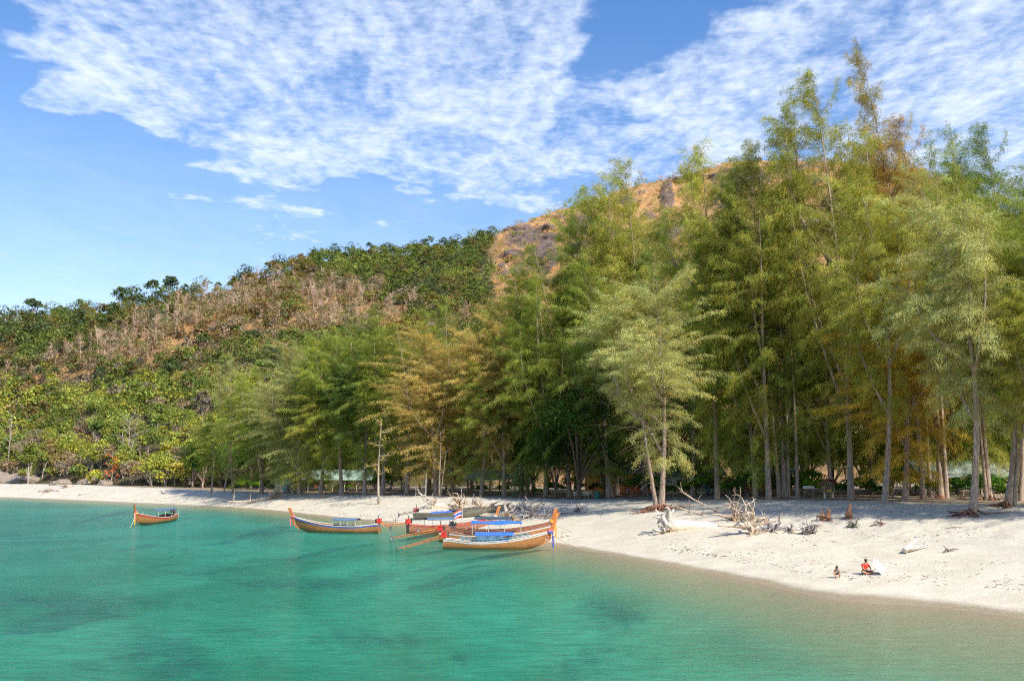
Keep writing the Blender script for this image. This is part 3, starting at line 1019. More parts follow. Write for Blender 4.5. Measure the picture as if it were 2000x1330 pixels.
for i in range(62):
    px = 380 + i * 27.5 + rs.uniform(-12, 12)
    Y0 = float(smooth_interp(ray(px, 930)[0], TX, DT))
    Y = Y0 + rs.uniform(22, 60) * (.7 if px < 600 else 1)
    k = rs.randrange(3)
    tint = rs.choice((DG, DG, MG, MG, BG))
    nm = {DG: 'dark green', MG: 'mid green', BG: 'bright green'}[tint]
    side = 'left of the pale sapling' if px < 740 else 'between the pale sapling and the silvery casuarina' if px < 1290 else 'behind the trunks on the right half'
    place(BL, k, ground(px, Y), rs.uniform(.75, 1.15), rs.uniform(0, 6), f'{nm} broadleaf tree {near_words(px)}, far inside', 'tree', 'broadleaf trees deep in the grove', 'broadleaf_tree', tint)
for i in range(74):
    px = 470 + i * 21.5 + rs.uniform(-9, 9)
    if (520 < px < 980 and rs.random() < .6) or 1165 < px < 1235: continue
    Y0 = float(smooth_interp(ray(px, 930)[0], TX, DT))
    Y = Y0 + rs.uniform(9, 26)
    k = rs.randrange(3)
    tint = rs.choice((DG, MG, MG, BG))
    nm = {DG: 'dark', MG: 'green', BG: 'fresh light green'}[tint]
    side = 'near the left huts' if px < 800 else 'behind the middle trunks' if px < 1290 else 'between the right-hand trunks'
    place(BUSH, k, ground(px, Y) - Vector((0, 0, .1)), rs.uniform(.6, 1.15), rs.uniform(0, 6), f'{nm} leafy bush {near_words(px)}', 'bush', 'bushes on the terrace', 'bush', tint, crown_name='foliage')

# -- trees of the hill
HB = [broadleaf_gen(301 + i, 800, Rh, z0, z1, lob, .58, squash=.7, full=True) for i, (Rh, z0, z1, lob) in enumerate(
    ((3.9, .6, 8.5, 22), (3.2, .6, 8.0, 18), (4.8, .8, 9.5, 28), (2.7, 2.0, 10.5, 14), (4.3, .2, 6.5, 22), (2.6, .0, 4.8, 14)))]
HBARE = [bare_gen(331 + i, H, sp, nb) for i, (H, sp, nb) in enumerate(((12, 2.6, 16), (9, 2.2, 14), (14, 3.2, 20), (8, 1.2, 6), (11, 4.0, 26)))]


def hill_point(t, u):
    X, Y, Z = hill_z(np.array([t]), np.array([u]))
    px, py = to_px(X, Y, Z)
    return float(X[0]), float(Y[0]), float(Z[0]), float(px[0]), float(py[0])


cands = []
ti = np.linspace(-.62, .66, 10)
us = np.arange(.0, 1.012, .0105)
gT, gU = [], []
for iu, u in enumerate(us):
    t = -.60
    while t < .64:
        y_ = float(np.interp(u, [0, 1], [float(smooth_interp(t, TX, DH)), float(np.interp(t, RT, RD))]))
        gT.append(t + rs.uniform(-1, 1) * 3.2 / y_)
        gU.append(u + rs.uniform(-.005, .005))
        t += 4.5 / y_
        # rows are staggered by their own jitter
gT, gU = np.array(gT), np.array(gU)
_et, _eu = G.uniform(-.56, .02, 9000), G.uniform(.15, .98, 9000)
_x, _y, _z = hill_z(_et, _eu)
_m = dry_zone(*to_px(_x, _y, _z)) > .1
n_first = len(gT)
gT, gU = np.concatenate([gT, _et[_m][:1500]]), np.concatenate([gU, _eu[_m][:1500]])
gX, gY, gZ = hill_z(gT, gU)
gPX, gPY = to_px(gX, gY, gZ)
span = np.interp(gT, RT, RD) - smooth_interp(gT, TX, DH)
keepp = G.uniform(size=len(gT)) < np.clip(span * .0105 / 4.6, 0, 1)
keepp[n_first:] = True
gr = grass_zone(gPX, gPY)
dry = dry_zone(gPX, gPY)
big, drybush, bares, shrubs = [], [], [], []
for i in np.nonzero(keepp)[0]:
    px, py = gPX[i], gPY[i]
    rz_ = rs.random()
    # what the wall of casuarinas hides is left out
    if px > 1000 and py > 640: continue
    if px > 640 and py > 760: continue
    if px > 940 and gr[i] > .45:
        if rz_ < (.85 if gU[i] > .93 else .5): shrubs.append(i)
        continue
    if dry[i] > .12 and rz_ < dry[i] * 1.3 and fbm(gX[i] / 16, gZ[i] / 9, 3, 41) < .60:
        q_ = rs.random()
        (bares if q_ < .24 else drybush if q_ < .86 else shrubs).append(i)
        continue
    if i < n_first: big.append(i)
print('hill', len(big), len(bares), len(shrubs))
big.sort(key=lambda i: gY[i] * (1 + .15 * rs.random()))
_tm = lambda c: (c[0] * 1.12, c[1] * .97, c[2] * 1.35)
greens = [((.100, .150, .032), 'green'), ((.075, .108, .032), 'dark green'), ((.15, .205, .038), 'light green'), ((.20, .25, .040), 'yellow-green'), ((.145, .128, .042), 'olive brown'),
          ((.18, .165, .10), 'greyish dry'), ((.060, .092, .036), 'deep green')]


def hill_tint(px, py, i):
    """kind of tree by where it grows: bright scrub low on the left, dark forest on the crest"""
    low = max(0, min(1, (py - 720) / 90))
    crest = gU[i] > .72
    dr = dry_zone(np.array(px), np.array(py + 10))
    n_ = float(fbm(gX[i] / 30, gY[i] / 30, 2, 21))
    r_ = rs.random()
    if dr > .05 and r_ < .5: return greens[4 if r_ < .32 else 5]
    if low > .5 and r_ < .45: return greens[3 if n_ > .5 else 2]
    if low > .5: return greens[[2, 3, 0, 3, 5, 2, 4, 0][int(r_ * 8)]] if n_ > .42 else greens[[0, 2, 1, 3, 0, 5, 2, 0][int(r_ * 8)]]
    if px > 560: return greens[[0, 1, 6, 4, 2, 0, 1, 0][int(r_ * 8)]]
    if crest: return greens[[1, 6, 0, 1, 4, 1, 6, 0][int(r_ * 8)]]
    return greens[[0, 1, 4, 2, 0, 5, 6, 1][int(r_ * 8)]]


HM = [(30, 'left edge boulders'), (95, 'flat tan rock'), (135, 'grey root pile'), (178, 'rounded boulder'), (216, 'orange-leaved tree'), (250, 'wide bare tan tree'), (285, 'small bow-on boat'),
      (325, 'pale slanting log'), (370, 'empty left beach'), (414, 'leftmost slim casuarina'), (456, 'see-through casuarina'), (512, 'grove end'), (553, 'white wash house'), (600, 'restaurant end'), (655, 'long restaurant'),
      (741, 'pale sapling'), (822, 'slatted beach bed'), (912, 'flag pole'), (980, 'hanging tan casuarina'), (1060, 'rock ledges')]


def where_words(px, py, u):
    a = 'on the crest' if u > .93 else 'at the hill foot' if py > 860 else 'low on the slope' if py > 800 else 'lower mid slope' if py > 740 else 'mid slope' if py > 680 else 'high on the slope'
    return a + ', above the ' + min(HM, key=lambda q: abs(q[0] - px))[1]


ind, rest = big[:292], big[292:]
for i in ind:
    tint, nm = hill_tint(gPX[i], gPY[i], i)
    k = rs.randrange(6)
    low = gPY[i] > 800
    k_i = rs.uniform(1.45, 1.95)
    s = rs.uniform(.62, .98) if low else rs.uniform(.75, 1.1)
    sz = 'small' if s < .78 else 'tall' if k == 3 else 'broad' if k in (2, 4) else 'round'
    lab = f'{sz} {nm} tree {where_words(gPX[i], gPY[i], gU[i])}'
    place(HB, k, (gX[i], gY[i], gZ[i] - .3), (s, s, s * rs.uniform(.85, 1.15)), rs.uniform(0, 6.28), lab, 'tree', lab.replace(' tree ', ' trees ', 1), 'hill_tree',
          tuple(c * k_i for c in _tm(tint)))


def merge_crowns(protos, idxs, tintf, name, label, scl=(.75, 1.1), sub=1.0, grow=1.0):
    Vs, Fs, Ts, off = [], [], [], 0
    cache = []
    for p in protos:
        me = p[1]
        v = np.empty(len(me.vertices) * 3, np.float32)
        me.vertices.foreach_get('co', v)
        a = np.empty(len(me.vertices) * 4, np.float32)
        me.attributes['tint'].data.foreach_get('color', a)
        cache.append((v.reshape(-1, 4, 3), a.reshape(-1, 4, 4)[..., :3]))
    for i in idxs:
        v, a = cache[rs.randrange(len(cache))]
        if sub < 1:
            sel = G.uniform(size=len(v)) < sub
            v, a = v[sel], a[sel]
        cv = v.mean(1, keepdims=True)
        v = cv + (v - cv) * grow
        th = rs.uniform(0, 6.28)
        s = rs.uniform(*scl)
        c_, s_ = math.cos(th) * s, math.sin(th) * s
        w = np.stack([v[..., 0] * c_ - v[..., 1] * s_, v[..., 0] * s_ + v[..., 1] * c_, v[..., 2] * s * rs.uniform(.85, 1.15)], -1) + np.array([gX[i], gY[i], gZ[i] - .3])
        tn = np.array(tintf(i)) * rs.uniform(1.45, 1.95)
        Vs.append(w.reshape(-1, 3))
        Ts.append((a * tn).reshape(-1, 3))
        n_ = len(v) * 4
        Fs.append(np.arange(n_).reshape(-1, 4) + off)
        off += n_
    me = npmesh(name, np.vstack(Vs), np.vstack(Fs), M_LEAF, False, {'tint': np.vstack(Ts)})
    return tag(mobj(name, me), label, kind='stuff')


merge_crowns(HB, rest, lambda i: _tm(hill_tint(gPX[i], gPY[i], i)[0]), 'hillside_forest', 'dense far forest canopy covering the upper hill', sub=.28, grow=1.45)
SHT = [(.22, .24, .06), (.30, .20, .10), (.13, .15, .045), (.34, .25, .15), (.20, .17, .12)]
merge_crowns([HB[5], HB[4]], shrubs, lambda i: rs.choice(SHT), 'hillside_scrub', 'low dry scrub and bushes between the grass and rocks of the hill', (.35, .85), .08, grow=1.5)
DRYT = [(.23, .195, .155), (.28, .235, .18), (.20, .16, .11), (.30, .23, .15), (.10, .12, .04), (.12, .13, .05), (.22, .19, .12), (.15, .15, .07)]
merge_crowns([HB[3], HB[5], HB[1]], drybush, lambda i: rs.choice(DRYT), 'dry_thicket', 'pinkish brown leafless thicket of the burnt band across the slope', (.45, 1.1), .20)
rs.shuffle(bares)
for i in bares[:285]:
    k = rs.randrange(5)
    e = empty('bare_tree', (gX[i], gY[i], gZ[i] - .2), rs.uniform(0, 6))
    s = rs.uniform(.6, 1.05)
    e.scale = (s, s, s)
    w_ = where_words(gPX[i], gPY[i], gU[i])
    sz = 'tall' if k in (0, 2) else 'small' if k in (1, 3) else 'wide-branched'
    tag(e, f'{sz} leafless tree {w_}', 'dead tree', f'{sz} leafless trees {w_}')
    c_ = rs.choice(((1.0, .88, .78), (1.2, 1.1, 1.0), (.85, .72, .60), (1.05, .88, .74)))
    for nm, me in zip(('trunk', 'branches'), HBARE[k]):
        o = mobj(nm, me, e)
        o.color = (*c_, 1)
        if nm == 'branches': o['kind'] = 'stuff'


# emergent trees standing clear of the crest
for px, s_, k, lab in ((70, 1.35, 3, 'lone leaning tree sticking up highest on the far left crest'), (112, .7, 3, 'small round-topped tree on the crest right of the lone leaning one'),
                       (236, 1.45, 3, 'leftmost of the tall flat-topped trees on the crest'), (262, 1.6, 0, 'widest of the tall crest trees with open crown'),
                       (298, 1.5, 3, 'third tall crest tree with a visible pale trunk'), (332, 1.5, 3, 'fourth tall crest tree, slim and dark'), (478, 1.35, 0, 'dark rounded tree at the step of the crest'),
                       (652, 1.3, 0, 'bushy tall tree on the crest above the long restaurant'), (756, 1.15, 0, 'tallest crest tree, right of the middle of the forested slope'), (962, 1.0, 0, 'grey-green crest tree beside the first rock ledges')):
    t_ = ray(px, 560)[0]
    X_, Y_, Z_ = (float(q[0]) for q in hill_z(np.array([t_]), np.array([.985])))
    place(HB, k, (X_, Y_, Z_ - .4), (s_, s_, s_ * .95), rs.uniform(0, 6), lab, 'tree', 'tall trees on the crest', 'hill_tree', (.11, .15, .06), tilt=(0, -.12 if px == 70 else 0))

# ------------------------------------------------------------------ shared object materials
P_WHITE = plain('white_paint', (.62, .60, .55), .5, .12, 8, dirt=(.45, .42, .36))
P_HULL = plain('varnished_hull', (.36, .15, .045), .5, .4, 5, stretch=(.6, 1, 5), bump=.3, dirt=(.30, .20, .11))
P_HULLR = plain('red_brown_hull', (.28, .11, .06), .55, .35, 5, stretch=(.5, 1, 4), dirt=(.40, .30, .22))
P_HULLG = plain('weathered_grey_hull', (.33, .29, .20), .8, .3, 5, stretch=(.5, 1, 4), dirt=(.16, .15, .10))
P_PROW = plain('orange_prow', (.50, .17, .045), .5, .3, 4, stretch=(1, 1, .5))
P_BLUE = plain('blue_paint', (.05, .12, .42), .5, .2, 8)
P_TEAL = plain('teal_paint', (.09, .27, .30), .6, .25, 8)
P_RED = plain('red_enamel', (.60, .03, .02), .35, .15, 10)
P_TARP = plain('blue_tarpaulin', (.045, .16, .62), .45, .2, 3, bump=.4)
P_TARPD = plain('dark_tarpaulin', (.05, .075, .10), .6, .3, 4, bump=.3)
P_TARPS = plain('slate_tarpaulin', (.09, .16, .25), .6, .25, 4, bump=.3)
P_STEEL = plain('dull_steel', (.24, .23, .22), .45, .3, 12, .6)
P_BLACK = plain('black_iron', (.03, .03, .03), .5, .3, 12)
P_ROPE = plain('rope', (.55, .47, .30), .9, .2, 20)
P_WOOD = plain('bare_timber', (.33, .24, .15), .85, .35, 5, stretch=(1, 1, 3))
P_DECK = plain('deck_boards', (.40, .31, .20), .8, .3, 6, stretch=(1, 4, 1), dirt=(.18, .14, .10))
P_PINK = plain('pink_ribbon', (.75, .16, .20), .8, .1, 10)
P_YEL = plain('yellow_ribbon', (.80, .42, .03), .8, .1, 10)


def sea(px, py):
    t, s = ray(px, py)
    y = -CAM_H / s
    return Vector((t * y, y, 0))


def longtail(stern, bow, label, hullm=P_HULL, railm=P_WHITE, stripem=P_BLUE, canopy=None, engine=P_RED, shaft=4.3, shaft_dz=-.9, prow=1.0,
             ribbons=(P_PINK,), sheer=1.0, ribs=False, foot=P_WHITE, flag=False, z0=0.0, zb=None, roll=0.0, tarp=None, prowm=P_PROW, group='long-tail boats in the shallows', beam=.92, rope_to=None, pitchb=0.0):
    d = bow - stern
    L = math.hypot(d.x, d.y)
    e = empty('longtail_boat', (stern.x, stern.y, z0), math.atan2(d.y, d.x))
    e.rotation_euler = (roll, -pitchb, math.atan2(d.y, d.x))
    tag(e, label, 'boat', group)

    def bw(s): return beam * (.58 + .42 * sm1(s / .35)) * (1 - max(0, (s - .5) / .5)**2.2) + .02
    def zt(s): return (.62 + .22 * (1 - sm1(s / .3)) + .85 * max(0, (s - .35) / .65)**2.2) * sheer
    def zk(s): return -.22 + .10 * (1 - sm1(s / .2)) + .62 * max(0, (s - .72) / .28)**2
    def xx(s, z): return s * L * .93 + max(0, s - .6) * .9 * max(0, z) * 1.0
    n_ = 26
    def sect(s, q, off=0.0):
        """q 0 = port rim ... .5 keel ... 1 = starboard rim"""
        a = abs(q - .5) * 2
        b = max(bw(s) - off, .012)
        y = b * (1 - (1 - a)**3.2)
        z = zk(s) + off * .8 + (zt(s) - zk(s) - off * .8) * a**1.55
        return (xx(s, z), y if q < .5 else -y, z)
    h = MB()
    h.grid(lambda u, v: sect(u, v), n_, 14)
    h.grid(lambda u, v: sect(u, 1 - v, .05), n_, 14)
    h.add([sect(0, v / 14) for v in range(15)], [tuple(range(14, -1, -1))])   # transom
    h.build('hull', hullm, e, True)
    for sgn in (0, 1):
        g = MB()
        g.tube([(sect(i / n_, sgn)[0], sect(i / n_, sgn)[1], sect(i / n_, sgn)[2] + .02) for i in range(n_ + 1)], .040, 6)
        g.build('gunwale', railm, e, True)
        if stripem:
            g = MB()
            def side(i, dz):
                s = i / n_
                x, y, z = sect(s, sgn)
                o = .02 if sgn == 0 else -.02
                return (x, y * (1 - dz * .10) + o * 1.2, z - dz)
            vs, fs = [], []
            for i in range(n_ + 1):
                vs += [side(i, .05), side(i, .15), (side(i, .15)[0], side(i, .15)[1] * .97, side(i, .15)[2]), (side(i, .05)[0], side(i, .05)[1] * .97, side(i, .05)[2])]
            for i in range(n_):
                for k in range(4):
                    a, b = i * 4 + k, i * 4 + (k + 1) % 4
                    fs.append((a, a + 4, b + 4, b))
            g.add(vs, fs)
            g.build('rub_rail', stripem, e)
    if foot:   # painted foot of the stem along the waterline
        g = MB()
        g.tube([(xx(s, 0) if s < 1 else xx(1, 0), 0, zk(s) + .02) for s in (.0, .25, .5, .7, .85, .93, .97)], [.05] * 7, 6)
        g.build('keel_strip', foot, e)
    fl = MB()
    for i in range(2, 20):
        s = i / 25
        w = bw(s) * 1.35
        fl.box((xx(s, 0), 0, .16), (L / 25 * .9, w, .03))
    fl.build('floor_boards', P_DECK, e)
    for s in (.16, .34, .50, .64, .78):
        t_ = MB()
        z = zt(s) - .12
        t_.box((xx(s, z), 0, z), (.22, 2 * bw(s) - .04, .04))
        t_.build('thwart', P_DECK, e)
    if ribs:
        for i in range(5, 20):
            s = i / 25
            for sg in (1, -1):
                t_ = MB()
                t_.bar((xx(s, zt(s)), sg * (bw(s) - .06), zt(s) - .30), (xx(s, zt(s)), sg * (bw(s) - .02), zt(s) + .20), .05, .05)
                t_.build('rail_post', P_TEAL, e)
        for sg in (1, -1):
            t_ = MB()
            t_.tube([(xx(i / 25, 1), sg * bw(i / 25), zt(i / 25) + .21) for i in range(4, 22)], .035, 5)
            t_.build('side_rail', P_TEAL, e)
    # prow post
    xb, zb_ = xx(1, zt(1)), zt(1)
    p = MB()
    q = [(xx(.97, zk(.97)), zk(.97)), (xb + .05, zb_ * .55), (xb + .18, zb_), (xb + .36, zb_ + .45 * prow), (xb + .62, zb_ + .92 * prow)]
    wd = [.10, .13, .15, .15, .19]
    vs, fs = [], []
    for (x, z), w in zip(q, wd):
        vs += [(x - w, -.055, z), (x + w, -.055, z), (x + w, .055, z), (x - w, .055, z)]
    for i in range(4):
        for k in range(4):
            a, b = i * 4 + k, i * 4 + (k + 1) % 4
            fs.append((a, b, b + 4, a + 4))
    fs += [(3, 2, 1, 0), (16, 17, 18, 19)]
    p.add(vs, fs)
    p.build('prow_post', prowm, e)
    for k, rm in enumerate(ribbons):
        r_ = MB()
        z = zb_ + .10 - k * .10
        r_.tube([(xb + .12, 0, z - .10), (xb + .16, 0, z + .10)], .22, 10)
        r_.tube([(xb + .36, .05 * (-1)**k, z), (xb + .42, .08, z - .55 - .3 * k), (xb + .40, .05, z - 1.0 - .35 * k)], [.05, .085, .06], 6)
        r_.build('ribbon', rm, e)
    if canopy:
        s0, s1, zc, cm, style = canopy
        x0, x1 = s0 * L, s1 * L
        w = beam * .88
        c = MB()
        arch = .22 if style != 'flat' else .10
        def cf(u, v): return (x0 + (x1 - x0) * u, w * (2 * v - 1), zc + arch * (1 - (2 * v - 1)**2) + .05 * math.sin(u * 9 + v * 4) * (style == 'sag'))
        c.grid(cf, 12, 8)
        c.grid(lambda u, v: tuple(a - b for a, b in zip(cf(u, 1 - v), (0, 0, .035))), 12, 8)
        c.build('canopy', cm, e, True)
        for i in range(4):
            for sg in (1, -1):
                x = x0 + .1 + (x1 - x0 - .2) * i / 3
                t_ = MB()
                t_.tube([(x, sg * (w - .05), .45), (x, sg * (w - .05), zc + .03)], .025, 5)
                t_.build('canopy_post', P_WHITE, e)
        if style == 'side':       # roll-down side sheet facing the sea
            t_ = MB()
            sg = -1 if d.x > 0 else 1
            t_.grid(lambda u, v: (x0 + (x1 - x0) * (.02 + .72 * u), sg * (w + .03 + .03 * math.sin(u * 17) * (1 - v)), zc - .02 - .55 * v), 14, 3)
            t_.grid(lambda u, v: (x0 + (x1 - x0) * (.02 + .72 * (1 - u)), sg * (w + .0 + .03 * math.sin((1 - u) * 17) * (1 - v)), zc - .02 - .55 * v), 14, 3)
            t_.build('side_sheet', P_TARPS, e)
    if tarp:
        s0, s1, tm = tarp
        t_ = MB()
        t_.grid(lambda u, v: ((s0 + (s1 - s0) * u) * L, (beam + .04) * (2 * v - 1), zt(s0 + (s1 - s0) * u) + .06 + .20 * (1 - abs(2 * v - 1)) + .04 * math.sin(u * 23 + v * 9)), 14, 8)
        t_.build('tarpaulin', tm, e)
    if engine:
        zs = zt(0) + .0
        m_ = MB()
        m_.box((.05, 0, zs + .28), (.55, .36, .26))
        m_.box((.02, 0, zs + .54), (.44, .34, .16))
        m_.tube([(.0, .24, zs + .30), (.0, .30, zs + .30)], .20, 10)
        en = m_.build('engine', engine, e)
        f_ = MB()
        f_.bar((.3, .16, zs - .2), (.02, .12, zs + .2), .06, .06)
        f_.bar((.3, -.16, zs - .2), (.02, -.12, zs + .2), .06, .06)
        f_.box((.40, 0, zs + .38), (.07, .40, .36))
        f_.tube([(.1, .1, zs + .6), (.1, .1, zs + .95), (.0, .1, zs + 1.0)], .04, 6)
        f_.build('engine_mount', P_BLACK, e)
        t_ = MB()
        t_.tube([(.3, .05, zs + .42), (1.0, .12, zs + .50), (1.5, .12, zs + .46)], .022, 5)
        t_.build('tiller', P_STEEL, e)
        t_ = MB()
        t_.tube([(-.2, 0, zs + .25), (-shaft * .5, 0, zs + .25 + shaft_dz * .5), (-shaft, 0, zs + .25 + shaft_dz)], [.06, .05, .04], 7)
        t_.bar((-.3, 0, zs + .05), (-shaft * .93, 0, zs + .12 + shaft_dz * .93), .035, .05)
        t_.build('tail_shaft', P_PROW if hullm is not P_HULLG else P_WOOD, e)
        t_ = MB()
        for k in range(3):
            a = k * 2 * PI / 3
            c_ = Vector((-shaft - .05, 0, zs + .25 + shaft_dz))
            t_.box(c_ + Vector((0, math.cos(a) * .12, math.sin(a) * .12)), (.03, .11, .22), Matrix.Rotation(a + PI / 2, 3, 'X') @ Matrix.Rotation(.5, 3, 'Z'))
        t_.tube([(-shaft - .16, 0, zs + .25 + shaft_dz), (-shaft + .1, 0, zs + .25 + shaft_dz)], .05, 6)
        t_.bar((-shaft + .1, 0, zs + .2 + shaft_dz), (-shaft - .1, 0, zs - .12 + shaft_dz), .03, .16)
        t_.build('propeller', P_STEEL, e)
    if flag:
        t_ = MB()
        t_.tube([(L * .62, 0, .2), (L * .60, .05, 4.6)], [.035, .02], 6)
        t_.build('flag_pole', P_WHITE, e)
        for k, (fm, za) in enumerate(((P_RED, 0), (P_WHITE, .13), (P_BLUE, .26), (P_WHITE, .52), (P_RED, .65))):
            hh = .26 if k == 2 else .13
            f_ = MB()
            f_.grid(lambda u, v, za=za, hh=hh: (L * .61 - .95 * u, .05 + .10 * math.sin(u * 6), 1.55 + za + hh * v - .35 * u * u), 8, 1)
            f_.build('flag_stripe', fm, e)
    if rope_to is not None:
        inv = Matrix.Rotation(-math.atan2(d.y, d.x), 3, 'Z')
        q = inv @ (rope_to - Vector((stern.x, stern.y, z0)))
        a = Vector((xb + .1, 0, zb_ - .1))
        t_ = MB()
        t_.tube([a.lerp(q, k / 12) - Vector((0, 0, math.sin(k / 12 * PI) * (a - q).length * .06)) for k in range(13)], .03, 5)
        t_.build('mooring_rope', P_ROPE, e)
    return e


WL = -.02
longtail(sea(866, 1071), sea(1074, 1071), 'nearest long-tail boat with white rim, teal side rails and slate side sheet', canopy=(.30, .66, 1.15, P_TARP, 'side'),
         ribs=True, stripem=P_WHITE, shaft=3.9, shaft_dz=-1.05, ribbons=(P_PINK, P_BLUE), prow=.95, rope_to=on_beach(1190, 1082) + Vector((0, 0, .1)), sheer=.95, tarp=(.40, .62, P_TARP))
longtail(sea(858, 1057), sea(1082, 1057), 'long-tail boat with a bright blue awning moored just behind the nearest one', canopy=(.28, .72, 1.65, P_TARP, 'sag'), railm=P_HULLR, stripem=P_WHITE,
         shaft=4.4, shaft_dz=-.75, ribbons=(P_PINK, P_YEL), prow=1.25, hullm=P_HULL, sheer=1.02)
longtail(sea(882, 1047), sea(1078, 1049), 'long-tail boat with a dark arched awning, third from the sea in the moored cluster', canopy=(.24, .60, 1.75, P_TARPD, 'arch'), railm=P_HULLR, stripem=P_HULLR,
         shaft=3.4, shaft_dz=-.5, ribbons=(P_YEL,), prow=1.4, hullm=P_HULLR, engine=P_BLACK, rope_to=on_beach(1260, 1045) + Vector((0, 0, .1)))
longtail(sea(796, 1041), sea(968, 1036), 'red-rimmed long-tail boat with grey awning and a flag on a tall white pole', canopy=(.20, .50, 1.35, P_TARPS, 'arch'), railm=P_RED,
         stripem=P_HULLR, shaft=3.0, shaft_dz=-.1, ribbons=(P_WHITE,), prow=1.25, hullm=P_HULLR, flag=True)
longtail(sea(741, 1040.5), sea(572, 1038.5), 'lone varnished long-tail boat with blue and white rim floating broadside in open water', canopy=(.24, .52, 1.30, P_TARPS, 'arch'), stripem=P_BLUE, prow=1.05,
         ribbons=(P_PINK,), engine=P_RED, shaft=1.2, shaft_dz=-.5, sheer=1.05)
longtail(sea(303, 1021) + Vector((0, 6, 0)), sea(262, 1027), 'small long-tail boat farthest left, seen bow-on with yellow ribbons and a rope', canopy=(.05, .62, 1.55, P_TARPS, 'flat'), stripem=P_RED,
         engine=P_STEEL, shaft=1.0, shaft_dz=-.2, ribbons=(P_PINK, P_YEL), prow=1.15, beam=1.15, rope_to=sea(252, 1031) + Vector((0, 0, -.1)))
b0, b1 = on_beach(812, 1013), on_beach(962, 1008)
longtail(b0, b1, 'weathered grey-green boat drawn up on the sand with a blue tarpaulin amidships', hullm=P_HULLG, railm=P_HULLG, stripem=None, engine=P_RED, shaft=2.9, shaft_dz=-.3,
         tarp=(.25, .52, P_TARP), prow=.4, prowm=P_WOOD, ribbons=(), z0=b0.z + .12, group='old boats drawn up on the sand', foot=None, beam=.8, sheer=.66, pitchb=math.atan2(b1.z - b0.z, (b1 - b0).length))
b0, b1 = on_beach(880, 1003), on_beach(995, 1000)
longtail(b0, b1, 'bare grey dugout hull lying between the driftwood and the moored boats', hullm=P_HULLG, railm=P_WOOD, stripem=None, engine=None, prow=.2, prowm=P_WOOD, ribbons=(),
         z0=b0.z + .15, group='old boats drawn up on the sand', foot=None, beam=.7, sheer=.55, roll=.12, pitchb=math.atan2(b1.z - b0.z, (b1 - b0).length))


# ------------------------------------------------------------------ driftwood, roots and stumps
def crooked(rng, p, d, L, n_, wob=.25, droop=0.0):
    pts = [Vector(p)]
    d = Vector(d).normalized()
    for i in range(n_):
        d = (d + Vector(rng.normal(0, wob, 3)) + Vector((0, 0, -droop))).normalized()
        pts.append(pts[-1] + d * L / n_)
    return pts


def root_piece(rng, p, d, L, r_, mat, parent, name='root', wob=.28, sub=2, droop=0.0, gz=None, color=None):
    m_ = MB()
    pts = crooked(rng, p, d, L, 6, wob, droop)
    if gz is not None:
        pts = [Vector((q.x, q.y, max(q.z, gz))) for q in pts]
    m_.tube(pts, [r_ * (1 - .85 * i / 6)**.8 for i in range(7)], 6)
    for k in range(sub):
        i = rng.integers(1, 5)
        d2 = (pts[i + 1] - pts[i]).normalized() + Vector(rng.normal(0, .8, 3))
        q = crooked(rng, pts[i], d2, L * rng.uniform(.3, .55), 4, wob, droop)
        m_.tube(q, [r_ * .5 * (1 - .8 * j / 4) for j in range(5)], 4)
    o = m_.build(name, mat, parent, True)
    if color: o.color = (*color, 1)
    return o


def driftwood(px, py, label, L=3.0, r_=.25, ang=0.0, up=.06, nroot=9, rl=1.2, seed=1, mat=M_DRIFT, color=(1, 1, 1), cat='driftwood', group='driftwood on the beach', lift=.5, name='driftwood_log', sub=2, both=False, nbr=0):
    rng = np.random.default_rng(seed)
    g = on_beach(px, py)
    e = empty(name, g)
    if cat == 'driftwood':
        rl, r_, L = rl * 1.35, r_ * 1.2, L * 1.08
    tag(e, label, cat, group)
    d = Vector((math.cos(ang), math.sin(ang), up))
    base = Vector((0, 0, r_ * lift + .08))
    if L > 0:
        m_ = MB()
        pts = crooked(rng, base, d, L, 8, .05)
        m_.tube(pts, [r_ * (1.25 - .9 * (i / 8)**.8) for i in range(9)], 9)
        o = m_.build('log', mat, e, True)
        o.color = (*color, 1)
        for k in range(nbr):
            i = rng.integers(3, 8)
            root_piece(rng, pts[i], d * .6 + Vector(rng.normal(0, .7, 3)) + Vector((0, 0, .5)), L * rng.uniform(.15, .35), r_ * .3, mat, e, 'branch', .2, 1, color=color)
    for k in range(nroot):
        a = 2 * PI * k / max(nroot, 1) + rng.uniform(-.4, .4)
        side = Vector((-math.sin(ang), math.cos(ang), 0))
        dd = side * math.cos(a) + Vector((0, 0, 1)) * (math.sin(a) * .9 + .1) - d * rng.uniform(.2, .9)
        k2 = rs.uniform(.7, 1.15)
        c2 = tuple(c * k2 for c in color)
        root_piece(rng, base, dd, rl * rng.uniform(.6, 1.2), r_ * .5, mat, e, 'root', .36, sub, .04, gz=-.1, color=c2)
    return e


